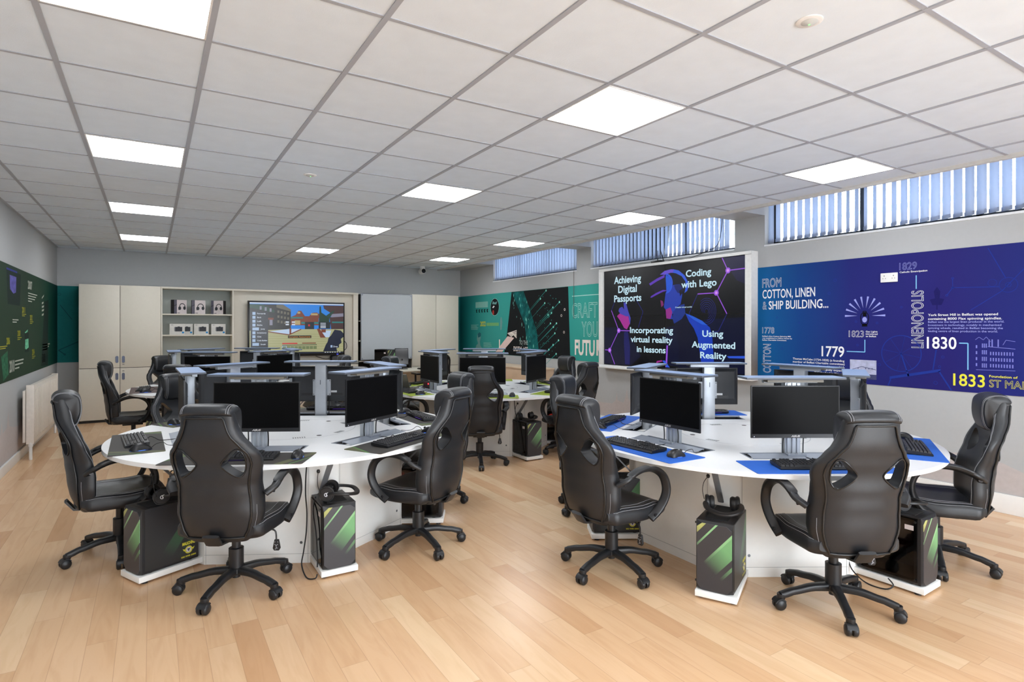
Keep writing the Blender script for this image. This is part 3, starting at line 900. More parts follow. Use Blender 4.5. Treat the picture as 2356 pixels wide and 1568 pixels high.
soft('hand_magenta', [(3.486, 1.665), (3.436, 1.70), (3.36, 1.72), (3.26, 1.70), (3.221, 1.553), (3.278, 1.473), (3.336, 1.493), (3.416, 1.595)], .0006)
soft('hand_blue', [(3.455, 1.74), (3.436, 1.78), (3.376, 1.80), (3.337, 1.758), (3.347, 1.866), (3.298, 1.851), (3.25, 1.728), (3.22, 1.66), (3.30, 1.66), (3.42, 1.70)], .0007)
soft('hand_blue', [(3.25, 1.728), (3.202, 1.634), (3.215, 1.54), (3.24, 1.62)], .0008)
soft('arm_blue', [(3.336, 1.432), (3.26, 1.446), (3.215, 1.219), (3.22, .975), (3.316, .975), (3.34, 1.283)], .0005)
soft('hand_magenta', [(2.73, .975), (2.70, 1.05), (2.61, 1.065), (2.60, 1.05), (2.68, 1.03)], .0006)
soft('strap_blue', [(2.60, 1.06), (2.56, 1.065), (2.47, .975), (2.53, .975)], .0007)
soft('strip_violet', [(2.528, 1.264), (2.503, 1.265), (2.519, .975), (2.547, .975)], .0006)
soft('strap_blue', [(1.584, 1.162), (1.34, 1.175), (1.34, 1.145), (1.557, 1.14)], .0006)
hexs = dict(strip_violet=[[(1.652, 2.33), (1.569, 2.174), (1.34, 2.18)], [(1.569, 2.174), (1.735, 1.919), (2.016, 1.918)], [(1.735, 1.919), (1.584, 1.663)], [(3.608, 1.751), (3.449, 1.456), (3.22, 1.453)], [(3.449, 1.456), (3.645, 1.164), (3.535, .96)], [(3.645, 1.164), (3.748, 1.165)]],
            hex_blue=[[(1.584, 1.663), (1.705, 1.456), (1.80, 1.44)], [(2.016, 1.918), (2.15, 1.68), (2.05, 1.52), (1.986, 1.436)], [(3.608, 1.751), (3.506, 1.93)], [(3.1, 1.9), (2.96, 1.72), (3.05, 1.5)]])
for part, Ls in hexs.items():
    for P in Ls: A.line(part, P, .012 if part == 'strip_violet' else .008, .0004)
for u, v in ((1.569, 2.174), (1.735, 1.919), (3.449, 1.456), (3.645, 1.164)):
    A.disc('strip_violet', u, v, .035, .0005); A.disc('node_core', u, v, .018, .0008)
for q in range(6):
    A.ring('hex_blue', 1.88, 1.70, .03 + q * .022, .005, .0004, n=20, ky=1.15, a0=-.6 + q * .3, a1=3.9 + q * .25)
for txt, uL, uR, base, cap in (('Achieving', 3.548, 2.997, 2.140, .105), ('Digital', 3.46, 3.08, 2.003, .105), ('Passports', 3.547, 2.991, 1.873, .10), ('Coding', 2.203, 1.809, 2.143, .088), ('with Lego', 2.276, 1.73, 2.008, .088), ('Incorporating', 3.215, 2.414, 1.424, .085), ('virtual reality', 3.201, 2.422, 1.296, .085), ('in lessons', 3.079, 2.544, 1.160, .085), ('Using', 1.942, 1.634, 1.389, .08), ('Augmented', 2.107, 1.467, 1.252, .08), ('Reality', 1.975, 1.587, 1.124, .08)):
    T('white_lettering', txt, uL, uR, base, cap, .0016, bold=.022)
T('white_lettering', 'Creating virtual worlds', 2.378, 2.104, 1.753, .018, .0016, bold=.02)
gl = lambda nm, c, e=.8: glow('px_' + nm, c, e * .72)
A.build(dict(navy_wash=gl('navy', (10, 14, 46)), navy_wash2=gl('navy2', (22, 18, 60)), coat_dark=gl('coat_dark', (10, 12, 40)), coat_blue=gl('coat_blue', (24, 64, 190)), coat_light=gl('coat_light', (40, 96, 220)), face_blue=gl('face_blue', (34, 62, 176)), face_shade=gl('face_shade', (24, 36, 110)), hair=gl('hair', (14, 14, 34)), face_magenta=gl('magenta', (150, 44, 140)), face_rose=gl('rose', (130, 40, 110)), neck_blue=gl('neck', (24, 52, 140)), visor_front=gl('visor', (22, 16, 42)), visor_purple=gl('visor_purple', (96, 56, 190)), visor_side=gl('visor_side', (30, 90, 220)), strap_blue=gl('strap', (50, 92, 226)), strap_purple=gl('strap_p', (104, 80, 214)), hand_magenta=gl('hand_m', (170, 48, 150)), hand_blue=gl('hand_b', (70, 70, 180)), arm_blue=gl('arm', (24, 26, 96)), strip_violet=gl('violet', (158, 88, 232)), hex_blue=gl('hexb', (34, 40, 130)), node_core=gl('node', (226, 150, 255)), white_lettering=gl('letters', (200, 234, 248), .9)), t)

t = thing('media_player', 'small black wireless box with two aerials on top of the video wall', 'media player', (6.79, 2.715, 2.372))
MB().box(-.04, .04, -.085, .085, 0, .03).build('case', bzl, t, bev=.004)
MB().tube([(0, -.0, .03), (.0, .0, .165)], .007, 8, rr=[1, .6]).build('aerial', bzl, t, smooth=40)
MB().tube([(0, -.10, .03), (.0, -.055, .155)], .007, 8, rr=[1, .6]).build('aerial', bzl, t, smooth=40)
cable_m = mat('black_cable', (18, 18, 20), rough=.5)
o = MB().tube(spline([(6.80, 2.62, 2.374), (6.83, 2.45, 2.395), (6.82, 2.2, 2.385), (6.845, 1.95, 2.45), (6.85, 1.80, 2.5), (6.85, 1.74, 2.65), (6.86, 1.72, 2.95)]), .004, 6).build('signal_cable', cable_m, smooth=50)
tag(o, 'thin black cable rising from the top of the video wall past the blind', 'cable')
o = MB().tube([(XR - .012, 4.62, 2.432), (XR - .012, 4.62, 1.64)], .0035, 6).build('pull_cord', mat('cord_brown', (96, 84, 78)), smooth=50)
tag(o, 'thin blind cord hanging down over the teal mural', 'cord')
# ------------------------------------------------------------------ cupboards, shelves and screen along the back wall
YC = 8.25
dark = mat('shadow_gap', (40, 38, 36), rough=.8)
handle_m = mat('handle_steel', (112, 120, 140), rough=.35, metal=.7)
greenback = mat('shelf_back_grey', (176, 182, 176), rough=.6, var=.01)
key_m = mat('label_grey', (130, 128, 122), rough=.6)
def door(par, x0, x1, z0, z1, hx, hz, yb=0.0, knob=False, tagz=None):
    d = MB().box(x0 + .003, x1 - .003, yb - .018, yb - .004, z0 + .003, z1 - .003).build('door', cream, par, bev=.0015)
    if knob:
        MB().lathe([(0, -.022), (.016, -.022), (.012, -.004), (.008, 0), (0, 0)], 14, c=(hx, yb - .018, hz), axis='y').build('knob', mat('knob_black', (40, 42, 46), rough=.4), d, smooth=40)
    else:
        b = MB()
        ring = [(math.cos(a) * .02, math.sin(a) * .02 + (.035 if math.sin(a) >= 0 else -.035)) for a in [2 * PI * i / 20 for i in range(20)]]
        b.add([(hx + u, yb - .018, hz + v) for u, v in ring] + [(hx + u, yb - .024, hz + v) for u, v in ring] + [(hx + u * .62, yb - .024, hz + v * .85) for u, v in ring] + [(hx + u * .62, yb - .0195, hz + v * .85) for u, v in ring],
              [(k * 20 + i, k * 20 + (i + 1) % 20, (k + 1) * 20 + (i + 1) % 20, (k + 1) * 20 + i) for k in range(3) for i in range(20)] + [tuple(60 + i for i in range(20))])
        b.build('handle', handle_m, d, smooth=40)
    if tagz: MB().box(hx - .014, hx + .014, yb - .0195, yb - .018, tagz - .006, tagz + .006).build('number_label', key_m, d)
    return d
# tall cupboard on the left
t = thing('cupboard', 'tall cream four-door cupboard on the left of the back wall', 'cupboard', (.03, YC, 0))
MB().box(0, 1.085, 0, YB - YC - .005, .04, 2.165).box(.02, 1.065, .03, .3, 0, .04).build('carcass', cream, t)
MB().box(0, 1.085, -.002, 0, .0, .035).build('plinth', dark, t); MB().box(.01, 1.075, -.003, -.0005, .05, 2.155).build('door_gap_shade', dark, t)  # dark sheet behind the doors paints the shade in their gaps
door(t, 0, .53, .04, .85, .49, .715); door(t, .53, 1.085, .04, .85, .575, .715, tagz=.80)
door(t, 0, .53, .852, 2.165, .49, .985); door(t, .53, 1.085, .852, 2.165, .575, .985, tagz=.905)
# open shelves
t = thing('shelf_unit', 'cream open shelf unit with grey back beside the tall cupboard', 'shelves', (1.118, YC, 0))
b = MB()
b.box(0, .02, -.01, .49, 0, 2.155); b.box(1.06, 1.085, -.01, .49, 0, 2.155)
b.box(-.002, 1.087, -.02, .49, 2.135, 2.165)
b.box(.02, 1.06, 0, .49, 0, .84)
b.build('carcass', cream, t, bev=.001)
MB().box(.02, 1.06, .33, .35, .84, 2.135).build('back_panel', greenback, t)
for z in (1.722, 1.372): MB().box(.02, 1.06, .01, .33, z - .022, z).build('shelf', cream, t, bev=.001)
# screen bay
t = thing('screen_bay', 'cream panelled bay behind the game screen on the back wall', 'wall unit', (2.205, YC, 0))
b = MB()
b.box(0, 2.19, -.02, .49, 2.135, 2.165); b.box(0, 2.19, .10, .12, .84, 2.135); b.box(2.10, 2.19, 0, .10, .84, 2.135)
b.build('back_panel', cream, t)
MB().box(0, 2.19, -.02, .49, .80, .84).build('worktop', mat('worktop_grey', (150, 148, 140), rough=.5), t)
for k in range(4): door(t, k * .5475, (k + 1) * .5475, .04, .79, k * .5475 + (.50 if k % 2 == 0 else .05), .65)
MB().box(0, 2.19, 0, .49, .0, .79).build('carcass', cream, t)
# dark shelved slot and whiteboard
t = thing('shelf_unit', 'narrow dark shelved gap beside the whiteboard', 'shelves', (4.40, YC, 0))
MB().box(.0, 1.06, .3, .49, 0, 2.16).box(1.05, 1.075, 0, .3, 0, 2.16).build('carcass', dark, t)
for z in (1.63, 1.24, .84): MB().box(0.02, 1.05, .02, .3, z - .018, z).build('shelf', cream, t)
t = thing('whiteboard', 'blank sliding whiteboard with grey rounded frame on the back wall', 'whiteboard', (4.965, YC - .03, 1.51))
MB().box(-.52, .52, -.012, 0, -.64, .64).build('board', mat('whiteboard_enamel', (182, 187, 191), rough=.22, var=.01), t)
al = mat('aluminium', (150, 154, 162), rough=.35, metal=.6)
b = MB()
rr_ = [(.525, .60), (.50, .645), (-.50, .645), (-.525, .60), (-.525, -.60), (-.50, -.645), (.50, -.645), (.525, -.60)]
b.tube([(u, -.008, v) for u, v in rr_], .010, 8, closed=True)
b.build('frame', al, t, smooth=50)
b = MB()
for u in (-.51, .51):
    for v in (-.63, .63): b.box(u - .022, u + .022, -.020, .0, v - .022, v + .022)
b.build('corner_cap', al, t, bev=.006)
# right hand cupboard
t = thing('cupboard', 'cream cupboard with black knobs at the right end of the back wall', 'cupboard', (5.50, YC, 0))
MB().box(0, 1.06, 0, YB - YC - .005, 0, 2.175).build('carcass', cream, t); MB().box(.01, 1.05, -.003, -.0005, .05, 2.165).build('door_gap_shade', dark, t)  # same dark sheet, painting shade between the doors
door(t, 0, .535, .70, 2.175, .50, .80, knob=True); door(t, .535, 1.06, .70, 2.175, .575, .80, knob=True)
door(t, 0, .535, .04, .698, .50, .62, knob=True); door(t, .535, 1.06, .04, .698, .575, .62, knob=True)

# boxes on the shelves
bw = mat('box_white', (206, 196, 196), rough=.5)
bk_ = mat('box_black', (34, 32, 38), rough=.5)
bg_ = mat('box_grey', (84, 82, 96), rough=.5)
hp = mat('print_headset', (30, 32, 40), rough=.5)
for k, (x, rz, lab) in enumerate(((1.375, .42, 'headset box with a black side, leftmost on the upper shelf'), (1.665, .03, 'headset box facing straight out, middle of the upper shelf'), (1.975, -.50, 'headset box turned to show its black right side, rightmost on the upper shelf'))):
    t = thing('headset_box', lab, 'box', (x, YC + .12, 1.722), rz, 'headset boxes on the upper shelf')
    w, d, h = .205, .11, .235
    MB().box(-w / 2, w / 2, -d / 2, d / 2, 0, h).build('carton', bk_, t, bev=.002)
    A = Wall2D('y', -d / 2, -1)
    A.rect('front_print', -w / 2 + .045, w / 2, .002, h - .002, .0008)
    A.poly('grey_band', [(-w / 2 + .001, .002), (-w / 2 + .043, .002), (-w / 2 + .043, h * .64), (-w / 2 + .001, h * .54)], .0008)
    A.poly('grey_band', [(-w / 2 + .001, h * .58), (-w / 2 + .043, h * .68), (-w / 2 + .043, h - .002), (-w / 2 + .001, h - .002)], .0008)
    A.ring('headset_print', .03, .115, .046, .011, .0014, n=20, ky=1.25, a0=-.1, a1=PI + .1)
    A.disc('headset_print', -.012, .095, .024, .0016, ky=1.3); A.disc('headset_print', .066, .098, .022, .0016, ky=1.4)
    A.line('headset_print', [(-.02, .075), (-.04, .068)], .007, .0014)
    A.rect('headset_print', -.05, -.01, .012, .02, .0014)
    A.build(dict(front_print=bw, grey_band=bg_, headset_print=hp), t)
cw = mat('camera_box_white', (204, 202, 196), rough=.5)
for k, (x, y, rz, lab) in enumerate(((1.352, .10, .0, 'white camera box, front leftmost on the lower shelf'), (1.475, .19, .0, 'white camera box half hidden behind the leftmost one on the lower shelf'), (1.71, .12, 0, 'white camera box in the middle of the lower shelf'), (1.97, .14, .04, 'white camera box, rightmost on the lower shelf'))):
    t = thing('camera_box', lab, 'box', (x, YC + y, 1.372), rz, 'camera boxes on the lower shelf')
    w, d, h = .222, .09, .182
    MB().box(-w / 2, w / 2, -d / 2, d / 2, 0, h).build('carton', cw, t, bev=.002)
    A = Wall2D('y', -d / 2, -1)
    A.poly('camera_print', [(-.03, .055), (.072, .055), (.072, .13), (.04, .13), (.034, .138), (.008, .138), (.002, .13), (-.03, .13)], .0010)
    A.poly('camera_shadow', [(-.045, .06), (-.03, .055), (-.03, .13), (-.045, .125)], .0010)
    A.disc('blue_dot', .083, .036, .017, .0012)
    A.rect('camera_shadow', -.09, -.06, .158, .164, .001)
    A.build(dict(camera_print=hp, camera_shadow=mat('print_mid_grey', (120, 120, 124)), blue_dot=mat('print_cyan', (30, 130, 190))), t)

# big screen on the back wall
t = thing('television', 'large wall-mounted screen showing a blocky courtyard game on the back wall', 'television', (3.275, YC + .02, 1.46))
tvx0, tvx1, tvz0, tvz1 = 2.425, 4.125, .968, 1.967
cx, cz = 3.275, 1.46
MB().box(tvx0 - cx, tvx1 - cx, -.05, .02, tvz0 - cz, tvz1 - cz).build('housing', bzl, t, bev=.004)
MB().box(-.3, .3, .02, .08, -.25, .25).build('wall_bracket', dark, t)
b = MB().box(.70, .73, -.0515, -.05, tvz0 - cz + .015, tvz0 - cz + .027).build('indicator', glow('led_blue', (60, 70, 255), 2), t)
A = Wall2D('y', -.0505, -1)
S = lambda u, v: (2.452 - cx + u * 1.648, 1.045 - cz + v * .89)
def sp(part, pts, d): A.poly(part, [S(*p) for p in pts], d)
def sr(part, u0, u1, v0, v1, d): sp(part, [(u0, v0), (u1, v0), (u1, v1), (u0, v1)], d)
sr('px_sky', 0, 1, .25, 1, .0004)
sr('px_ground', 0, 1, 0, .47, .0006)
for i in range(9):     # paving lines
    v = .40 - i * .045 - i * i * .001
    if v > 0: sp('px_ground_line', [(.0, v - .02), (1, v - .05), (1, v - .043), (.0, v - .013)], .0008)
sp('px_dark_house', [(0, .97), (.30, .97), (.42, .86), (.42, .47), (0, .44)], .0009)
sp('px_green', [(0, .97), (.12, .97), (.25, .85), (.25, .80), (.0, .90)], .0011)
sp('px_stone', [(.27, .97), (.34, .97), (.42, .87), (.42, .83), (.27, .91)], .0011)
for i in range(4):
    for j in range(3): sr('px_stone', .28 + i * .034, .30 + i * .034, .60 + j * .10 - i * .012, .65 + j * .10 - i * .012, .0012)
for i in range(3): sr('px_lilac', .10 + i * .05, .12 + i * .05, .86 - .02 * i, .93 - .02 * i, .0013)
sr('px_lilac', .20, .23, .55, .66, .0013); sr('px_brick', .18, .24, .66, .70, .0013)
sp('px_brick', [(.42, .72), (.47, .76), (.50, .85), (.53, .85), (.57, .74), (.72, .74), (.72, .55), (.42, .55)], .0009)
sp('px_brick', [(.62, .75), (.65, .81), (.70, .82), (.73, .78), (.73, .70), (.62, .70)], .0010)
sr('px_teal', .42, .55, .69, .72, .0011); sr('px_cream', .46, .52, .56, .65, .0011); sr('px_teal', .53, .72, .58, .62, .0010)
sr('px_cream', .49, .52, .79, .83, .0011); sr('px_cream', .635, .71, .76, .80, .0011)
sr('px_charcoal', .57, .67, .47, .62, .0012); sr('px_red', .605, .625, .53, .57, .0014)
sp('px_tree', [(.73, .95), (.745, .95), (.75, .82), (.79, .77), (.84, .70), (.84, .50), (.72, .50)], .0012)
sp('px_house2', [(.77, .97), (1, .97), (1, .47), (.86, .47), (.84, .72), (.90, .76), (.78, .90)], .0013)
sp('px_green', [(.80, .75), (.88, .86), (.90, .86), (.84, .70)], .0015); sp('px_lilac', [(.86, .79), (1, .81), (1, .74), (.86, .72)], .0015); sr('px_teal', .87, 1, .60, .63, .0015)
sp('px_water', [(.19, .42), (.40, .475), (.53, .475), (.44, .38), (.41, .365)], .0012); sr('px_brick', .405, .425, .365, .49, .0014)
A.line('px_brick', [S(.18, .42), S(.40, .355), S(.53, .47)], .018, .0014)
sp('px_water', [(.73, .44), (.86, .44), (.84, .30), (.79, .30)], .0012); sp('px_brick', [(.70, .48), (.73, .48), (.80, .29), (.74, .29)], .0013); sr('px_brick', .75, .80, .40, .47, .0014)
for u, v in ((.365, .60), (.365, .55), (.43, .60), (.43, .55)): sr('px_letters', u, u + .035, v, v + .03, .0016)
sr('px_charcoal', .72, .85, .48, .62, .0015)
for v in (.59, .565, .535, .515, .495): sr('px_letters', .74, .80, v, v + .012, .0018)
tool = [(.77, -.0), (.80, .14), (.82, .20), (.83, .28), (.86, .34), (.90, .46), (.97, .44), (1, .38), (1, .30), (.97, .26), (.98, .18), (.95, .14), (.95, .08), (.92, .06), (.93, 0)]
sp('px_tool', tool, .0020)
sr('px_panel', .01, .185, .10, .82, .0018); sp('px_panel', [(.015, .10), (.05, .10), (.035, .06)], .0018)
for i, w in enumerate(('Forwards', 'Back', 'Left', 'Right', 'Jump', 'Inventory', 'Chat', 'Code Builder', 'Sneak')):
    v = .80 - i * .077
    kw = .065 if w in ('Jump', 'Sneak') else .03
    sr('px_key', .028, .028 + kw, v - .045, v + .012, .0022)
    u0 = .045 + kw
    p0, p1 = S(u0, v - .03), S(min(.178, u0 + .0105 * len(w)), v)
    A.text('px_letters', w, p0[0], p1[0], p0[1], .024, .0022, bold=.02)
sr('px_black', .39, .64, .285, .34, .0018)
p0, p1 = S(.40, .30), S(.63, .30)
A.text('px_orange', 'Complete Assessments', p0[0], p1[0], p0[1], .024, .0022, bold=.02)
sr('px_red', .33, .49, .165, .19, .0018); sr('px_brick', .54, .69, .17, .19, .0018); sr('px_dkgreen', .33, .70, .138, .15, .0018)
for i in range(9): sr('px_slot', .335 + i * .041, .371 + i * .041, .055, .12, .0018)
A.line('px_key', [S(.33, .05), S(.372, .05), S(.372, .125), S(.33, .125), S(.33, .05)], .010, .0022)
sr('px_key', .853, .875, .08, .13, .0024); p0, p1 = S(.885, .085), S(.935, .085)
A.text('px_letters', 'Drop', p0[0], p1[0], p0[1], .03, .0024, bold=.02)
A.rect('px_bar', 2.452 - cx, 4.10 - cx, 1.013 - cz, 1.043 - cz, .0006)
for i in range(7): A.rect('px_letters', 3.75 - cx + i * .045, 3.775 - cx + i * .045, 1.022 - cz, 1.034 - cz, .0012)
A.rect('px_top', 2.452 - cx, 4.10 - cx, 1.917 - cz, 1.94 - cz, .0008)
gp = lambda nm, c: glow('tv_' + nm, c, .52)
A.build(dict(px_sky=gp('sky', (40, 140, 240)), px_ground=gp('ground', (182, 182, 136)), px_ground_line=gp('line', (160, 160, 108)), px_dark_house=gp('dh', (44, 44, 44)), px_green=gp('green', (34, 72, 58)), px_stone=gp('stone', (112, 108, 94)), px_lilac=gp('lilac', (142, 140, 160)), px_brick=gp('brick', (128, 66, 46)), px_teal=gp('teal', (44, 130, 128)), px_cream=gp('cream', (190, 170, 120)), px_charcoal=gp('charcoal', (28, 40, 46)), px_red=gp('red', (208, 44, 50)), px_tree=gp('tree', (30, 62, 44)), px_house2=gp('h2', (74, 50, 50)), px_water=gp('water', (196, 218, 248)), px_letters=gp('letters', (215, 225, 240)), px_tool=gp('tool', (26, 34, 56)), px_panel=gp('panel', (46, 50, 58)), px_key=gp('key', (170, 196, 230)), px_black=gp('black', (24, 24, 20)), px_orange=gp('orange', (220, 140, 40)), px_dkgreen=gp('dkgreen', (24, 56, 40)), px_slot=gp('slot', (120, 134, 92)), px_bar=gp('bar', (22, 30, 52)), px_top=gp('top', (206, 220, 240))), t)
o = MB().tube(spline([(4.12, YC + .03, 1.25), (4.17, YC - .0, 1.18), (4.16, YC + .02, 1.08), (4.0, YC + .03, .98), (3.8, YC + .03, .90), (3.6, YC + .03, .96)]), .006, 6).build('power_cable', cable_m, smooth=50)
tag(o, 'thin black cable looping below the big screen on the back wall', 'cable')
t = thing('speaker', 'small round black speaker on the worktop below the big screen', 'speaker', (3.93, YC - 0.0, .84))
MB().lathe([(0, 0), (.06, 0), (.075, .03), (.075, .09), (.05, .125), (0, .13)], 20).build('body', bzl, t, smooth=50)
MB().lathe([(0, -.004), (.05, -.004), (.055, .004), (0, .004)], 20, c=(0, -.074, .06), axis='y').build('grille', mat('grille_grey', (60, 60, 62), rough=.7), t, smooth=40)
t = thing('network_box', 'small black box on the worktop right of the speaker', 'box', (4.15, YC + .02, .84))
MB().box(-.06, .06, -.05, .05, 0, .035).build('case', bzl, t, bev=.004)

# teacher's desk near the whiteboard
t = thing('desk', "cream teacher's desk in front of the whiteboard", 'desk', (4.95, 7.55, 0))
MB().box(-.95, .8, -.35, .35, .675, .70).build('desktop', cream, t, bev=.002)
for x in (-.93, .76): MB().box(x - .012, x + .025, -.33, .33, 0, .675).build('end_panel', cream, t)
MB().box(-.9, .75, .25, .27, .25, .675).build('modesty_panel', cream, t)
t = thing('monitor', "small black monitor tilted back on the teacher's desk", 'monitor', (5.05, 7.62, .70), R(-8))
b = MB(); b.T = Matrix.Translation((0, 0, .08)) @ Matrix.Rotation(R(-9), 4, 'X')
b.box(-.13, .13, -.012, .012, 0, .32); b.build('housing', bzl, t, bev=.003)
b = MB(); b.T = Matrix.Translation((0, 0, .08)) @ Matrix.Rotation(R(-9), 4, 'X')
b.box(-.12, .12, -.0135, -.012, .012, .308); b.build('display', mat('display_glass', (14, 15, 18), rough=.12), t)
MB().box(-.02, .02, 0, .03, 0, .2).box(-.1, .1, -.06, .08, 0, .012).build('stand', bzl, t, bev=.003)
t = thing('headphones', "black and orange headphones lying on the teacher's desk", 'headphones', (4.28, 7.45, .70), .4)
b = MB(); b.tube(spline([(-.07, 0, .02), (-.085, .05, .045), (-.05, .12, .055), (.03, .13, .05), (.08, .07, .04), (.07, 0, .02)]), .012, 8); b.build('headband', bzl, t, smooth=50)
MB().lathe([(0, 0), (.04, 0), (.045, .02), (.04, .04), (0, .045)], 16, c=(-.07, -.01, .0)).build('ear_cup', bzl, t, smooth=45)
MB().lathe([(0, 0), (.04, 0), (.045, .02), (.04, .04), (0, .045)], 16, c=(.08, -.01, .0)).build('ear_cup', mat('orange_plastic', (170, 80, 50), rough=.5), t, smooth=45)
t = thing('keyboard', "black keyboard at the right end of the teacher's desk", 'keyboard', (5.5, 7.42, .70), 0)
MB().box(-.2, .2, -.06, .06, 0, .02).build('base', bzl, t, bev=.003)
b = MB()
for r_ in range(5):
    for c in range(14): b.box(-.188 + c * .027, -.165 + c * .027, -.052 + r_ * .021, -.035 + r_ * .021, .02, .027)
b.build('keycaps', mat('keycap_black', (32, 32, 34), rough=.5), t)
# mesh office chair at the far corner
t = thing('office_chair', 'black mesh-backed office chair near the whiteboard', 'chair', (5.29, 6.58, 0), R(0))
MB().box(-.23, .23, -.02, .0, .56, .98).build('mesh_back', mat('mesh_black', (22, 22, 24), rough=.8, bump=.4, bscale=900), t)
b = MB(); b.tube(spline([(-.23, -.01, .50), (-.25, -.01, .75), (-.21, -.02, .99), (.21, -.02, .99), (.25, -.01, .75), (.23, -.01, .50)], 5, closed=True), .018, 8, closed=True); b.build('back_frame', bzl, t, smooth=50)
MB().box(-.25, .25, 0.02, .48, .43, .50).build('seat', mat('seat_black_fabric', (26, 26, 28), rough=.85), t, bev=.025)
for s in (-1, 1):
    b = MB(); b.tube([(s * .28, .2, .45), (s * .31, .2, .52), (s * .31, .2, .66)], .018, 8); b.box(s * .31 - .035, s * .31 + .035, .05, .32, .66, .69); b.build('armrest', bzl, t, smooth=40)
MB().tube([(0, .24, .05), (0, .24, .43)], .028, 12).build('gas_column', bzl, t, smooth=40)
for k in range(5):
    a = k * 2 * PI / 5
    l_ = MB().tube([(0, .24, .10), (.28 * math.cos(a), .24 + .28 * math.sin(a), .07)], .022, 8).build('leg', bzl, t, smooth=40)
    MB().lathe([(0, -.02), (.028, -.02), (.028, .02), (0, .02)], 14, c=(.28 * math.cos(a), .24 + .28 * math.sin(a), .029), axis='x').build('caster', bzl, l_, smooth=40)
# low wooden bench unit by the right wall
t = thing('bench', 'low pale wooden storage bench against the right wall under the teal mural', 'bench', (6.62, 6.3, 0))
wd = mat('pale_beech', (206, 180, 152), rough=.5, var=.06, scale=6)
MB().box(-.2, .215, -1.15, 1.15, 0.0, .78).build('body', wd, t, bev=.003)
MB().box(-.215, .218, -1.17, 1.17, .78, .805).build('top', mat('pale_beech_top', (214, 192, 166), rough=.45, var=.05, scale=6), t, bev=.003)
for q in range(3): MB().box(-.206, -.2, -1.14, 1.14, .05 + q * .245, .27 + q * .245).build('slat_panel', wd, t, bev=.002)
# ------------------------------------------------------------------ gaming chair (faces +Y)
leather = mat('black_leather', (30, 32, 36), rough=.42, var=.05, scale=18, bump=.18, bscale=420)
plastic = mat('black_plastic', (28, 29, 32), rough=.42, var=.03)
stitch_m = mat('white_stitching', (158, 160, 166), rough=.6)
HW = [(.345, .150), (.37, .185), (.41, .212), (.50, .232), (.58, .230), (.66, .224), (.73, .236), (.785, .248), (.83, .240), (.88, .204), (.93, .168), (.98, .147), (1.03, .138), (1.07, .132), (1.085, .120)]
YCN = [(.345, -.185), (.45, -.215), (.55, -.226), (.65, -.240), (.75, -.264), (.85, -.288), (.95, -.304), (1.05, -.312), (1.09, -.31)]
TH = [(.345, .06), (.38, .095), (.5, .115), (.62, .112), (.70, .100), (.74, .080), (.80, .070), (.85, .076), (.92, .09), (.95, .092), (1.05, .08), (1.085, .045)]
BO = [(.345, .01), (.45, .055), (.6, .07), (.8, .055), (.93, .02), (1.09, .0)]
def back_pt(z, th, off=0.0):
    w, t = lerp(HW, z) + off, lerp(TH, z) / 2 + off
    c, s = math.cos(th), math.sin(th)
    x = w * spow(c, .62)
    y = lerp(YCN, z) + t * spow(s, .62) + lerp(BO, z) * (abs(x) / w) ** 2.6
    return (x, y, z)
def rear_pt(x, z, off=0.004):
    w = lerp(HW, z)
    k = min(.999, abs(x) / w)
    c = k ** (1 / .62)
    th = -math.acos(math.copysign(c, x))
    p = back_pt(z, th, off)
    return p
def backrest_mesh():
    b = MB()
    zs = [.345 + (1.085 - .345) * i / 34 for i in range(35)]
    rs = [[back_pt(z, 2 * PI * i / 56) for i in range(56)] for z in zs]
    b.rings(rs)
    me = b.mesh('backrest', leather, smooth=60)
    o = bpy.data.objects.new('tmp', me); COL.objects.link(o)
    cut = []
    for s in (-1, 1):
        shape = spline([(.046, 0, 0), (.043, .032, 0), (.028, .058, 0), (.006, .058, 0), (-.028, .026, 0), (-.053, -.004, 0), (-.042, -.027, 0), (-.004, -.058, 0), (.022, -.066, 0), (.041, -.038, 0)], 4, closed=True)
        c = MB()
        c.rings([[(s * (.128 + u * 1.14), y, .79 + v * 1.14) for u, v, _ in shape] for y in (-.6, .2)])
        co = c.build('tmp', plastic)
        md = o.modifiers.new('b', 'BOOLEAN'); md.object = co; md.operation = 'DIFFERENCE'; md.solver = 'EXACT'
        cut.append((co, shape, s))
    dg = bpy.context.evaluated_depsgraph_get()
    out = bpy.data.meshes.new_from_object(o.evaluated_get(dg))
    out.shade_smooth(); out.set_sharp_from_angle(angle=R(50))
    while len(out.materials) > 1: out.materials.pop()
    out.polygons.foreach_set('material_index', [0] * len(out.polygons))
    for co, _, _ in cut: bpy.data.objects.remove(co)
    bpy.data.objects.remove(o)
    return out, [(sh, s) for _, sh, s in cut]
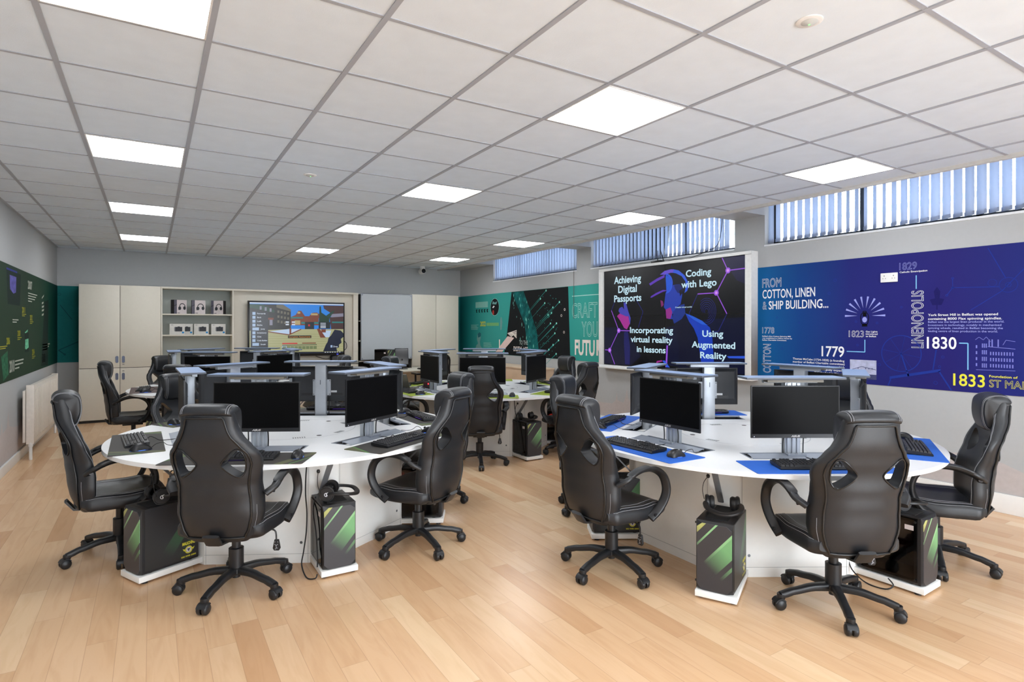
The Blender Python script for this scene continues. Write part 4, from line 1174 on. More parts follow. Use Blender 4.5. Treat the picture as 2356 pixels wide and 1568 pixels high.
def make_chair():
    t = thing('gaming_chair', 'black', 'chair')
    me, holes = backrest_mesh()
    bo = bpy.data.objects.new('backrest', me); COL.objects.link(bo); bo.parent = t
    # seam of the rear panel
    b = MB()
    L, Rr = [], []
    for i in range(22):
        z = .385 + (1.02 - .385) * i / 21
        w = lerp(HW, z) - .042
        L.append(rear_pt(-w, z)); Rr.append(rear_pt(w, z))
    top = [rear_pt(-.09 + .18 * i / 6, 1.032) for i in range(7)]
    bot = [rear_pt(.15 - .30 * i / 8, .372) for i in range(9)]
    b.tube(L + top + Rr[::-1] + bot, .0062, 8, closed=True)
    for sh, s in holes:
        b.tube([rear_pt(s * (.128 + u * 1.19), .79 + v * 1.18, .001) for u, v, _ in sh], .0045, 6, closed=True)
    b.build('piping', mat('piping_black', (22, 22, 23), rough=.35), bo, smooth=60)
    b = MB()
    for th in (R(24), R(33), R(-30)):
        if th < 0: zs = (.40, .55)
        else: zs = (.40, .99)
        for s in (0, 1):
            P = [back_pt(zs[0] + (zs[1] - zs[0]) * i / 24, th if s == 0 else PI - th, .0012) for i in range(25)]
            b.tube(P, .0010, 4)
    b.build('stitching', stitch_m, bo)
    # headrest roll over the top
    prof = spline([(-.352, 1.046), (-.357, 1.068), (-.336, 1.092), (-.296, 1.100), (-.248, 1.091), (-.214, 1.062), (-.204, 1.0), (-.208, .94), (-.226, .888), (-.25, .878), (-.266, .92), (-.285, .99), (-.32, 1.03)], 4, closed=True)
    cy, cz = -.27, 1.02
    b = MB()
    rs = []
    N = 18
    for i in range(N + 1):
        x = -.134 + .268 * i / N
        k = 1 - .22 * abs(x / .137) ** 7 - .03 * (x / .137) ** 2
        rs.append([(x, cy + (y - cy) * k, cz + (z - cz) * k) for y, z in prof] if True else None)
    b.rings(rs)
    h = b.build('headrest', leather, t, smooth=60)
    b = MB()
    for xs in (.112, .122):
        for s in (-1, 1):
            k = 1 - .22 * (xs / .137) ** 7 - .03
            P = [(s * xs, cy + (y - cy) * (k + .022), cz + (z - cz) * (k + .022)) for y, z in prof[2:40]]
            b.tube(P, .0010, 4)
    b.build('stitching', stitch_m, h)
    # seat
    def seat_ring(y):
        u = (y + .215) / .475
        w = lerp([(0, .20), (.08, .235), (.5, .255), (.8, .25), (.94, .225), (1, .19)], u)
        zt = lerp([(0, .43), (.1, .437), (.5, .433), (.8, .445), (.93, .432), (1, .395)], u)
        zb = lerp([(0, .375), (.1, .345), (.6, .345), (.9, .355), (1, .375)], u)
        bs = lerp([(0, .02), (.2, .035), (.7, .03), (.95, .006), (1, 0)], u)
        ring = []
        for i in range(44):
            a = 2 * PI * i / 44
            x = w * spow(math.cos(a), .55)
            k = spow(math.sin(a), .55)
            z = (zt + zb) / 2 + (zt - zb) / 2 * k
            if k > 0: z += (bs * max(0, (abs(x) / w - .55) / .45) ** .8 * (1 if abs(x) / w < .93 else .75)) * min(1, k * 1.4)
            ring.append((x, y, z))
        return ring
    b = MB()
    b.rings([seat_ring(-.215 + .475 * (1 - math.cos(PI * i / 22)) / 2) for i in range(23)])
    so = b.build('seat', leather, t, smooth=60)
    b = MB()
    for idx in (3, 4, 7):
        for s in (0, 1):
            P = []
            for i in range(20):
                rg = seat_ring(-.19 + .42 * i / 19)
                j = idx if s == 0 else (22 - idx)
                p = Vector(rg[j]); P.append(tuple(p + Vector((.0015 * (1 if s == 0 else -1), 0, .0015))))
            b.tube(P, .0010, 4)
    b.build('stitching', stitch_m, so)
    # bracket, mechanism, lever
    b = MB(); b.tube([(0, -.05, .335), (0, -.17, .335), (0, -.245, .345), (0, -.285, .40)], .03, 8, flat=(.01, .045, Vector((0, 0, 1)))); b.build('back_bracket', plastic, t, smooth=40)
    MB().box(-.075, .075, -.11, .10, .315, .348).build('tilt_mechanism', plastic, t, bev=.008)
    lv = MB().tube(spline([(.06, .02, .33), (.17, .02, .335), (.215, .02, .325), (.222, .02, .275)]), .0045, 6).build('tilt_lever', plastic, t, smooth=50)
    b = MB(); b.T = Matrix.Translation((.224, .02, .247)) @ Matrix.Rotation(R(90), 4, 'X')
    b.prism([[(-.012, .03), (.012, .03), (.022, -.02), (.014, -.034), (-.014, -.034), (-.022, -.02)]], -.006, .006)
    b.build('lever_paddle', plastic, lv, bev=.003)
    A = Wall2D('y', .0125, -1)
    A.line('symbol', [(.214, .262), (.219, .266)], .004, .0006); A.line('symbol', [(.231, .266), (.236, .262)], .004, .0006); A.line('symbol', [(.214, .252), (.224, .243), (.234, .252)], .004, .0006); A.line('symbol', [(.224, .243), (.224, .226), (.216, .222)], .004, .0006); A.line('symbol', [(.224, .232), (.233, .228)], .004, .0006)
    for part, bb in A.parts.items(): bb.build(part, stitch_m, lv)
    MB().lathe([(0, .31), (.024, .31), (.024, .24), (.040, .238), (.040, .13), (.046, .125), (.046, .10), (.022, .085), (.022, .07), (0, .07)], 24).build('gas_column', plastic, t, smooth=35)
    # armrests
    path = spline([(-.185, .60), (-.15, .632), (-.08, .664), (0, .676), (.075, .665), (.14, .62), (.168, .55), (.158, .48), (.115, .415), (.06, .375)], 5)
    for s in (-1, 1):
        P = []
        for i, (y, z) in enumerate(path):
            u = i / (len(path) - 1)
            P.append((s * lerp([(0, .245), (.12, .285), (.7, .29), (1, .262)], u), y, z))
        ao = MB().tube(P, 0, 12, flat=(.0135, .026, Vector((0, 0, 1)))).build('armrest', plastic, t, smooth=50)
        pd = [(s * .289, y, z + .012) for y, z in path[6:18]]
        MB().tube(pd, 0, 10, flat=(.009, .027, Vector((0, 0, 1))), rr=[.7] + [1] * (len(pd) - 2) + [.7]).build('arm_pad', plastic, ao, smooth=50)
        b = MB()
        for (y, z) in ((-.165, .612), (.085, .395)): b.lathe([(0, -.004), (.011, -.004), (.011, .004), (0, .004)], 12, c=(s * .283, y, z), axis='x')
        b.build('bolt', mat('bolt_dark', (60, 60, 64), rough=.35, metal=.6), ao, smooth=40)
    # five legs with twin-wheel casters
    leg = None
    for k in range(5):
        if leg is None:
            P = [(.02 + .272 * i / 9, 0, lerp([(0, .112), (.35, .112), (.75, .093), (1, .074)], i / 9)) for i in range(10)]
            b = MB().tube(P, 0, 12, flat=(.020, .024, Vector((0, 0, 1))), rr=[1.05, 1.02, .98, .94, .9, .86, .84, .84, .86, .8])
            b.lathe([(0, .084), (.021, .082), (.022, .062), (.018, .052), (0, .052)], 14, c=(.29, 0, 0))
            leg = b.build('base_leg', plastic, t, smooth=45)
            b = MB()
            b.tube([(.29, -.0, .06), (.29, 0, .034)], .008, 8)
            for s in (-1, 1):
                b.lathe([(0, s * .005), (.027, s * .005), (.029, s * .010), (.029, s * .022), (.022, s * .029), (0, s * .030)], 20, c=(.30, 0, .029), axis='y')
            hood = [[(.30 + math.cos(a) * r_, y, .029 + math.sin(a) * r_) for a, r_ in [(R(20 + 16 * q), .033) for q in range(9)] + [(R(148 - 16 * q), .028) for q in range(9)]] for y in (-.024, .024)]
            b.rings(hood)
            b.build('caster', plastic, leg, smooth=45)
        else:
            l2 = dup(leg, t)
            l2.rotation_euler.z = k * 2 * PI / 5
    return t
def place_chair(t, x, y, face, base, label, group):
    t.location = (x, y, 0)
    t.rotation_euler.z = R(face - 90)
    k = 0
    for c in t.children:
        if c.name.startswith('base_leg'):
            c.rotation_euler.z = R(base - (face - 90)) + k * 2 * PI / 5
            k += 1
    t['label'] = label
    t['group'] = group
# ------------------------------------------------------------------ round tables with pop-up screens
tabm = mat('white_laminate', (234, 235, 236), rough=.30, var=.008)
panelm = mat('white_panel', (243, 243, 240), rough=.5, var=.008)
alu = mat('lift_aluminium', (178, 184, 192), rough=.38, metal=.45, var=.02)
alud = mat('tray_grey', (136, 143, 154), rough=.42, metal=.35, var=.03)
lidm = mat('lid_edge_grey', (84, 90, 100), rough=.45)
lidt = mat('lid_top_reflect_blue', (136, 160, 198), rough=.36, var=.015)  # blue-grey top, with the window reflection tinted into the colour
black = mat('satin_black', (20, 20, 23), rough=.4)
steel = mat('screw_steel', (120, 126, 132), rough=.3, metal=.8)
ZT = .725
TABLES = {'A': (1.92, 1.745, 1.0), 'B': (4.66, -.18, -1.0), 'C': (4.624, 3.65, 0.0), 'D': (1.93, 5.54, 0.0)}
TN = {'A': 'the dark-mat table', 'B': 'the blue-mat table', 'C': 'the lime-mat table', 'D': 'the brown-mat table'}
ST = [-180, -120, -60, 0, 60, 120]
SN = {-180: 'left seat', -120: 'near left seat', -60: 'near right seat', 0: 'right seat', 60: 'far right seat', 120: 'far left seat'}
def rect_loop(a, r0, r1, t0, t1):
    c, s = math.cos(a), math.sin(a)
    return [(r * c - t * s, r * s + t * c) for r, t in ((r0, t0), (r1, t0), (r1, t1), (r0, t1))]
def make_table():
    t = thing('round_table', 'x', 'table')
    disc = [(1.21 * math.cos(2 * PI * i / 144), 1.21 * math.sin(2 * PI * i / 144)) for i in range(144)]
    loops = [disc] + [rect_loop(R(a), .655, .815, -.285, .285)[::-1] for a in ST]
    top = MB().prism(loops, ZT - .025, ZT).build('tabletop', tabm, t, smooth=40)
    # centre disc seam, cable holes and vents
    MB().rings([[((.44 + dr) * math.cos(2 * PI * i / 96), (.44 + dr) * math.sin(2 * PI * i / 96), ZT + dz) for i in range(96)] for dr, dz in ((-.0035, .0), (-.002, .0006), (.002, .0006), (.0035, 0))], cap=False).build('centre_seam', mat('seam_grey', (200, 202, 205), rough=.35), top)
    b = MB()
    for a in (-78, 36, 156): b.lathe([(0, .0002), (.018, .0002), (.018, .001), (0, .001)], 18, c=(.385 * math.cos(R(a)), .385 * math.sin(R(a)), ZT))
    b.build('cable_hole', black, top)
    b = MB()
    for a in (-52, -99, 8, 68, 128, 188):
        for k in range(6):
            for (u0, u1) in ((-.02, .02),):
                lp = rect_loop(R(a), .395 + u0, .395 + u1, -.042 + k * .015, -.034 + k * .015)
                b.prism([lp], ZT + .0002, ZT + .001)
    b.build('vent_slots', mat('vent_grey', (130, 132, 134), rough=.6), top)
    # hexagonal pedestal with cut corners
    hexp = []
    for a in ST:
        for q in (-1, 1):
            x, y = .75, q * .328
            hexp.append((x * math.cos(R(a)) - y * math.sin(R(a)), x * math.sin(R(a)) + y * math.cos(R(a))))
    ins = [(x * .90, y * .90) for x, y in hexp]
    pd = MB().prism([hexp, ins[::-1]], .0, ZT - .025).build('pedestal', panelm, t)
    b = MB()
    for a in ST:
        b.prism([rect_loop(R(a), .7492, .7512, -.326, .326)], .058, .060)
        for q in (-1, 1): b.prism([rect_loop(R(a), .7495, .7512, q * .318 - .0012, q * .318 + .0012)], .002, ZT - .03)
    b.build('panel_joint', mat('joint_grey', (176, 177, 178), rough=.6), pd)
    b = MB()
    for a in ST:
        for q in (-1, 1):
            lp = [(.7515 * math.cos(R(a)) - (q * .275 + .009 * math.cos(g)) * math.sin(R(a)), .7515 * math.sin(R(a)) + (q * .275 + .009 * math.cos(g)) * math.cos(R(a)), .13 + .009 * math.sin(g)) for g in [2 * PI * k / 12 for k in range(12)]]
            b.add(lp, [tuple(range(12))])
    b.build('fixing_screw', steel, pd)
    for a in ST:
        g = R(a + 30)
        po = MB().prism([rect_loop(g, .67, 1.13, -.075, .145)], .013, .046).build('tower_shelf', panelm, t, bev=.0015)
        b = MB()
        for r_, tt_ in ((1.09, -.05), (1.09, .12)):
            b.lathe([(0, 0), (.018, 0), (.018, .013), (0, .013)], 12, c=(r_ * math.cos(g) - tt_ * math.sin(g), r_ * math.sin(g) + tt_ * math.cos(g), 0))
        b.build('foot', black, po)
        c, s = math.cos(g), math.sin(g)
        tt_ = -.02
        P = [(r_ * c - tt_ * s, r_ * s + tt_ * c, z) for r_, z in ((.775, .40), (1.06, ZT - .03), (1.12, ZT - .027))]
        MB().tube(P, 0, 8, flat=(.006, .018, Vector((c, s, 0)))).build('strut', mat('strut_grey', (140, 144, 150), rough=.4, metal=.4), t, smooth=40)
    return t
# --- one pop-up lift, local frame: x outward, y along the rim, z=0 at the table top; origin at slot centre r=.735
def make_lift():
    t = thing('monitor_lift', 'x', 'monitor lift')
    b = MB()
    b.box(-.055, -.005, -.047, .047, -.026, .445)
    c = b.build('column', alu, t, bev=.004)
    b = MB()
    for y in (-.03, 0, .03): b.box(-.005, .002, y - .008, y + .008, -.02, .44)
    b.build('guide_rail', alu, c, bev=.002)
    MB().box(-.0560, -.0552, -.003, .003, .27, .31).build('maker_mark', lidm, c)
    MB().box(-.062, -.03, -.165, .165, .438, .462).build('lid_bar', alu, t, bev=.002)
    MB().box(-.03, .03, -.17, .17, .446, .462).build('lid_plate', mat('plate_taupe', (112, 108, 100), rough=.5), t, bev=.002)
    lo = MB().box(-.105, .045, -.30, .30, .464, .476).build('lid', lidm, t, bev=.002)
    MB().box(-.103, .043, -.298, .298, .4762, .4775).build('lid_top', lidt, lo)
    b = MB()
    for y in (-.015, 0, .015): b.lathe([(0, .462), (.003, .462), (.003, .466), (0, .466)], 8, c=(-.058, y, 0))
    b.build('screw', steel, lo)
    # tray in the slot and its lip
    b = MB()
    b.add([(.082, -.278, .003), (.082, .278, .003), (-.001, .278, .017), (-.001, -.278, .017), (.082, -.278, .0005), (.082, .278, .0005), (-.001, .278, .0145), (-.001, -.278, .0145)],
          [(0, 1, 2, 3), (4, 7, 6, 5), (0, 4, 5, 1), (2, 6, 7, 3), (1, 5, 6, 2), (0, 3, 7, 4)])
    b.box(.000, .003, -.278, -.05, .006, .017); b.box(.000, .003, .05, .278, .006, .017); b.box(.004, .05, -.055, .055, .005, .019)
    tr_ = b.build('tray', alud, t)
    b = MB()
    for y in (-.04, -.012, .012, .04): b.lathe([(0, .018), (.004, .018), (.004, .021), (0, .021)], 10, c=(.03, y, 0))
    b.build('screw', mat('screw_bright', (225, 228, 232), rough=.25, metal=.5), tr_)
    b = MB()
    for (x0, x1, y0, y1) in ((-.086, -.078, -.291, .291), (.078, .086, -.291, .291), (-.086, .086, -.291, -.283), (-.086, .086, .283, .291)): b.box(x0, x1, y0, y1, -.004, .0018)
    b.build('slot_lip', alud, t)
    b = MB()
    b.box(-.080, .080, -.284, .284, -.030, -.026); b.box(-.0795, -.077, -.284, .284, -.026, -.004); b.box(.077, .0795, -.284, .284, -.026, -.004); b.box(-.0795, .0795, -.2845, -.282, -.026, -.004); b.box(-.0795, .0795, .282, .2845, -.026, -.004)
    b.build('slot_well', black, t)
    b = MB()
    b.box(-.012, .004, -.078, .078, .17, .31); b.box(.0, .014, -.055, .055, .19, .29)
    br = b.build('vesa_bracket', alu, t, bev=.001)
    b = MB()
    for y in (-.07, .07):
        for z in (.18, .30): b.lathe([(0, -.0135), (.004, -.0135), (.004, -.012), (0, -.012)], 8, c=(0, y, z), axis='x')
    b.build('screw', black, br)
    for s in (-1, 1):
        P = spline([(.012, s * .05, .20), (.004, s * .06, .13), (-.004, s * .062, .06), (.0, s * .06, -.02)])
        MB().tube(P, .004, 6).build('cable', cable_m, t, smooth=50)
    return t
scr_m = mat('monitor_glass', (12, 12, 13), rough=.36, var=.0, spec=.06)
def make_monitor():
    # local: screen faces +x, z=0 at table top, x=0 at the back plane
    t = thing('monitor', 'x', 'monitor')
    b = MB()
    b.box(.030, .042, -.268, .268, .113, .427)
    hs = b.build('housing', black, t, bev=.002)
    b = MB()
    N = [(.030, .255, .125, .420), (.016, .235, .16, .40), (.014, .225, .165, .395)]
    b.rings([[(x, -y, z0), (x, y, z0), (x, y, z1), (x, -y, z1)] for x, y, z0, z1 in N])
    bk = b.build('rear_cover', mat('monitor_back', (38, 40, 44), rough=.5), t, smooth=20)
    b = MB()
    b.box(.0135, .016, -.18, .18, .172, .19); b.box(.012, .016, -.10, .16, .385, .39)
    b.build('recess', black, bk)
    MB().box(.0285, .0295, -.248, -.205, .388, .412).build('white_label', bw, bk)
    MB().box(.0125, .0135, -.13, -.03, .195, .212).build('rating_label', mat('label_silver', (190, 192, 196), rough=.4), bk)
    MB().box(.0418, .0428, -.262, .262, .138, .421).build('display', scr_m, hs)
    MB().box(.0420, .0435, -.267, .267, .1145, .136).build('chin', mat('chin_black', (30, 31, 34), rough=.45), hs)
    A = Wall2D('x', .0436, 1)
    A.text('logo', 'ASUS', -.028, .028, .1195, .011, .0002, bold=.04, italic=.25)
    for part, bb in A.parts.items(): bb.build(part, mat('logo_silver', (190, 188, 186), rough=.3), hs)
    MB().lathe([(0, .0436), (.003, .0436), (.003, .0440), (0, .0440)], 8, c=(0, -.25, .122), axis='x').build('indicator', glow('led_white', (220, 225, 240), .6), hs)
    return t
def make_keyboard():
    # user sits on +x, types towards -x ; user's right is +y
    t = thing('keyboard', 'x', 'keyboard')
    b = MB()
    b.rings([[(.068, y, 0), (.070, y, .006), (.066, y, .014), (-.064, y, .026), (-.068, y, .022), (-.066, y, .006)] for y in (-.22, .22)])
    ko = b.build('base', black, t, smooth=30)
    b = MB()
    def key(y0, y1, x0, x1):
        zz = lambda x: .014 + (.066 - x) / .13 * .012
        i = .0022
        b.add([(x0, y0, zz(x0)), (x1, y0, zz(x1)), (x1, y1, zz(x1)), (x0, y1, zz(x0)), (x0 + i, y0 + i, zz(x0) + .009), (x1 - i, y0 + i, zz(x1) + .009), (x1 - i, y1 - i, zz(x1) + .009), (x0 + i, y1 - i, zz(x0) + .009)],
              [(4, 5, 6, 7), (0, 1, 5, 4), (1, 2, 6, 5), (2, 3, 7, 6), (3, 0, 4, 7)])
    p = .0191
    for r_ in range(6):
        x1 = .058 - r_ * .0195 - (.004 if r_ == 5 else 0)
        x0 = x1 - .0168
        if r_ == 0:
            y = -.212
            for wk in (1.25, 1.25, 1.25, 6.25, 1.25, 1.25, 1.25, 1.25):
                key(y, y + wk * p - .0022, x0, x1); y += wk * p
        else:
            for c in range(15):
                if r_ == 5 and c in (1, 5, 10): continue
                key(-.212 + c * p, -.212 + c * p + p - .0022, x0, x1)
        for c in range(3):
            if r_ == 2 or (r_ == 1 and c != 1): continue
            key(.0785 + c * p, .0785 + c * p + p - .0022, x0, x1)
        for c in range(4):
            if r_ == 5: continue
            key(.1385 + c * p, .1385 + c * p + p - .0022, x0, x1)
    b.build('keycaps', mat('keycap', (38, 38, 41), rough=.42), t)
    MB().box(-.0685, -.0675, -.16, -.02, .010, .0125).box(.0685, .0695, -.05, .05, .004, .006).build('light_strip', glow('rgb_violet', (110, 70, 210), .4), ko)
    MB().tube(spline([(-.066, .03, .012), (-.085, .03, .03), (-.11, .04, .02), (-.14, .06, .004), (-.20, .07, .003), (-.255, .06, .003)]), .0025, 6).build('cable', cable_m, t, smooth=50)
    return t
def make_mouse():
    t = thing('mouse', 'x', 'mouse')
    b = MB()
    rs = []
    for i in range(13):
        u = -1 + 2 * i / 12
        w = .033 * (1 - abs(u) ** 3.0) ** .5 * (1 - .1 * math.cos(u * PI)) + .002
        h = .040 * max(0.05, (1 - abs(u * .98 - .05) ** 2.4)) * (1.0 if u > -.2 else .9)
        rs.append([(u * .062, w * spow(math.cos(a), .8), .006 + h * max(0, spow(math.sin(a), .8)) if math.sin(a) > 0 else .003) for a in [2 * PI * k / 20 for k in range(20)]])
    b.rings(rs)
    mo = b.build('body', black, t, smooth=60)
    ring = [(.061 * math.cos(a) * .97, .034 * math.sin(a) * .97, .0035) for a in [2 * PI * k / 28 for k in range(28)]]
    MB().tube(ring, .0018, 6, closed=True).build('light_ring', glow('rgb_cyan', (70, 120, 230), 1.1), mo)
    b = MB(); b.lathe([(0, -.004), (.009, -.004), (.009, .004), (0, .004)], 14, c=(-.038, 0, .034), axis='y'); b.build('scroll_wheel', mat('rubber', (50, 50, 52), rough=.7), mo, smooth=40)
    MB().tube(spline([(-.060, 0, .012), (-.085, .004, .03), (-.12, .01, .035), (-.15, -.01, .012), (-.19, -.02, .003), (-.235, -.03, .003)]), .002, 6).build('cable', cable_m, t, smooth=50)
    return t
def make_mat(m, name):
    b = MB()
    lp = []
    for cx, cy, a0 in ((.138, .393, 0), (-.138, .393, 90), (-.138, -.393, 180), (.138, -.393, 270)):
        for k in range(5):
            a = R(a0 + k * 22.5); lp.append((cx + .012 * math.cos(a), cy + .012 * math.sin(a)))
    b.prism([lp], 0, .003)
    return b.mesh('desk_mat', m)
def stripes(name, base, c1, c2, sc=1.0, axis=(1.0, 0.62), org=(0, 0), fade=True):
    """printed diagonal stripes that fade along their length; object coordinates (y across, z up) or (y, x)"""
    M = bpy.data.materials.new(name); M.use_nodes = True
    n, l = M.node_tree.nodes, M.node_tree.links
    p = n['Principled BSDF']; p.inputs['Roughness'].default_value = .38
    def mt(op, a, b=None):
        q = n.new('ShaderNodeMath'); q.operation = op
        for i, v in enumerate((a, b)):
            if v is None: continue
            if isinstance(v, (int, float)): q.inputs[i].default_value = v
            else: l.new(v, q.inputs[i])
        return q.outputs[0]
    tc = n.new('ShaderNodeTexCoord'); sx = n.new('ShaderNodeSeparateXYZ'); l.new(tc.outputs['Object'], sx.inputs[0])
    return M, n, l, p, mt, sx
def tower_print():
    M, n, l, p, mt, sx = stripes('tower_print', None, None, None)
    y, z = sx.outputs[1], sx.outputs[2]
    # d: across the stripes, s: along them (bottom left to top right as seen from outside; +y is on the right)
    d = mt('SUBTRACT', mt('MULTIPLY', y, .756), mt('MULTIPLY', z, .654))
    rp = n.new('ShaderNodeValToRGB'); rp.color_ramp.interpolation = 'CONSTANT'
    k0 = lin((56, 56, 60)); dk = (*k0, 1)
    yl = (*lin((172, 174, 104)), 1); gr = (*lin((112, 164, 112)), 1); lg = (*lin((136, 186, 132)), 1)
    st = [(q_, c_) for q_, c_ in ((0, dk), ((.34 - .312) / .36, yl), ((.34 - .277) / .36, dk), ((.34 - .239) / .36, lg), ((.34 - .230) / .36, dk), ((.34 - .148) / .36, lg), ((.34 - .136) / .36, gr), ((.34 - .06) / .36, dk), ((.34 - .034) / .36, gr), ((.34 - .018) / .36, dk))]
    while len(rp.color_ramp.elements) < len(st): rp.color_ramp.elements.new(.5)
    for e, (q, c) in zip(rp.color_ramp.elements, st): e.position = q; e.color = c
    mr = n.new('ShaderNodeMapRange'); mr.inputs[1].default_value = -.34; mr.inputs[2].default_value = .02
    l.new(d, mr.inputs[0]); l.new(mr.outputs[0], rp.inputs[0])
    s = mt('ADD', mt('MULTIPLY', y, .654), mt('MULTIPLY', z, .756))
    fd = n.new('ShaderNodeMapRange'); fd.inputs[1].default_value = .08; fd.inputs[2].default_value = .22
    l.new(s, fd.inputs[0])
    mx = n.new('ShaderNodeMix'); mx.data_type = 'RGBA'
    l.new(fd.outputs[0], mx.inputs[0]); mx.inputs[6].default_value = dk; l.new(rp.outputs[0], mx.inputs[7])
    l.new(mx.outputs[2], p.inputs['Base Color'])
    return M
def side_print():
    M, n, l, p, mt, sx = stripes('tower_side_print', None, None, None)
    x, z = sx.outputs[0], sx.outputs[2]
    d = mt('ADD', mt('MULTIPLY', x, .80), mt('MULTIPLY', z, .60))   # stripes rise towards the rear (-x)
    rp = n.new('ShaderNodeValToRGB'); rp.color_ramp.interpolation = 'CONSTANT'
    dk = (*lin((40, 43, 50)), 1); d2 = (*lin((46, 46, 46)), 1); gr = (*lin((70, 116, 78)), 1); g2 = (*lin((52, 74, 56)), 1)
    st = [(0, d2), (.25, g2), (.30, d2), (.36, gr), (.50, dk)]
    while len(rp.color_ramp.elements) < len(st): rp.color_ramp.elements.new(.5)
    for e, (q, c) in zip(rp.color_ramp.elements, st): e.position = q; e.color = c
    mr = n.new('ShaderNodeMapRange'); mr.inputs[1].default_value = -.15; mr.inputs[2].default_value = .35
    l.new(d, mr.inputs[0]); l.new(mr.outputs[0], rp.inputs[0])
    s = mt('SUBTRACT', mt('MULTIPLY', z, .80), mt('MULTIPLY', x, .60))
    fd = n.new('ShaderNodeMapRange'); fd.inputs[1].default_value = .05; fd.inputs[2].default_value = .30
    l.new(s, fd.inputs[0])
    mx = n.new('ShaderNodeMix'); mx.data_type = 'RGBA'
    l.new(fd.outputs[0], mx.inputs[0]); mx.inputs[6].default_value = d2; l.new(rp.outputs[0], mx.inputs[7])
    l.new(mx.outputs[2], p.inputs['Base Color'])
    return M
def make_tower(open_side=True):
    # local: front faces +x, x=0 at the middle, z=0 underneath, glass on the -y side, printed steel on +y
    t = thing('computer_tower', 'x', 'computer')
    D0, D1, H, Wd = -.165, .150, .385, .10
    case_m = mat('case_black', (30, 30, 33), rough=.4)
    b = MB()
    b.box(D0, D1, -Wd, Wd, .008, .02); b.box(D0, D1, -Wd, Wd, H - .012, H); b.box(D0, D0 + .006, -Wd, Wd, .02, H - .012); b.box(D1 - .006, D1, -Wd, Wd, .02, H - .012)
    b.box(D0, D0 + .022, -Wd, -Wd + .004, .02, H - .012); b.box(D1 - .022, D1, -Wd, -Wd + .004, .02, H - .012); b.box(D0, D1, -Wd, -Wd + .004, .02, .035); b.box(D0, D1, -Wd, -Wd + .004, H - .03, H - .012)
    for x in (D0 + .04, D1 - .04):
        for y in (-.07, .07): b.lathe([(0, 0), (.016, 0), (.016, .009), (0, .009)], 12, c=(x, y, 0))
    c = b.build('case', case_m, t, bev=.001)
    MB().box(D0 + .02, D1 - .03, -.06, .06, H, H + .003).build('dust_filter', mat('mesh_dark', (22, 22, 24), rough=.8, bump=.5, bscale=900), c)
    # faceted front
    w2, ch = Wd, .034
    o = [(-w2 + .0, .0), (w2 - .0, .0), (w2, .0), (w2, H), (-w2, H), (-w2, 0)]
    outer = [(-w2, .01), (w2, .01), (w2, .01), (w2, H), (w2, H), (-w2, H), (-w2, H), (-w2, .01)]
    inner = [(-w2 + ch, .004), (w2 - ch, .004), (w2 - .006, ch), (w2 - .006, H - ch), (w2 - ch, H - .012), (-w2 + ch, H - .012), (-w2 + .006, H - ch), (-w2 + .006, ch)]
    outer = [(-w2, .008), (w2, .008), (w2, .008), (w2, H), (w2, H), (-w2, H), (-w2, H), (-w2, .008)]
    b = MB()
    b.rings([[(D1, y, z) for y, z in outer], [(D1 + .014, y * .995, z) for y, z in outer], [(D1 + .024, y, z) for y, z in inner]], cap=True)
    fr = b.build('front_bezel', case_m, t, merge=1e-6)
    fp = MB()
    fp.rings([[(D1 + .0235, y, z) for y, z in inner], [(D1 + .0265, y * .985, .192 + (z - .192) * .99) for y, z in inner]])
    fp.build('front_panel', PRINT_F, t, smooth=20)
    sp_ = MB().box(D0 + .002, D1 - .001, Wd - .002, Wd + .001, .02, H - .004).build('side_panel', PRINT_S, t)
    A = Wall2D('y', Wd + .001, 1)
    A.text('logo', 'MALICHINE', -.065, -.145, .105, .018, .0006, bold=.05, italic=.1)
    A.ring('logo', -.105, .072, .020, .006, .0006, n=20); A.disc('logo_badge', -.105, .072, .016, .0006)
    A.poly('logo', [(-.083, .078), (-.068, .084), (-.078, .066)], .0006); A.poly('logo', [(-.127, .078), (-.142, .084), (-.132, .066)], .0006)
    A.poly('logo_mark', [(-.095, .080), (-.115, .080), (-.105, .060)], .0010)
    A.text('logo', 'BUILD  POWER  GAMING', -.06, -.15, .030, .009, .0006, bold=.05)
    mm = dict(logo=mat('print_yellow', (214, 206, 60)), logo_badge=bw, logo_mark=mat('print_navy', (50, 62, 90)))
    for part, bb in A.parts.items(): bb.build(part, mm[part], sp_)
    gl_ = MB().box(D0 + .004, D1 - .004, -Wd - .004, -Wd, .022, H - .014).build('glass_panel', glass('smoked_acrylic', (176, 178, 180)), t)
    b = MB()
    for x in (D0 + .012, D1 - .012):
        for z in (.034, H - .026): b.lathe([(0, -.008), (.006, -.008), (.006, .002), (0, .002)], 10, c=(x, -Wd - .004, z), axis='y')
    b.build('thumb_screw', black, gl_)
    MB().box(.085, .13, -Wd - .0050, -Wd - .0041, H - .075, H - .048).build('paper_label', bw, gl_)
    # inside: tray, board, cooler fan, graphics card, shroud
    b = MB(); b.box(D0 + .008, D1 - .01, .078, .082, .02, H - .014); b.build('board_tray', mat('tray_dark', (60, 60, 60), rough=.5), t)
    MB().box(D0 + .02, .08, .072, .078, .12, H - .04).build('motherboard', mat('board_green', (16, 40, 36), rough=.5, var=.5, scale=60), t)
    MB().box(D0 + .008, D1 - .012, -.088, .076, .02, .105).build('power_shroud', case_m, t)
    gc = MB().box(D0 + .012, .075, -.06, .07, .15, .185).build('graphics_card', mat('card_dark', (48, 46, 44), rough=.4), t)
    A = Wall2D('y', -.06, -1)
    A.text('card_text', 'GEFORCE RTX', -.105, -.02, .163, .010, .0006, bold=.03)
    for part, bb in A.parts.items(): bb.build(part, mat('card_letter', (220, 226, 220), rough=.4), gc)
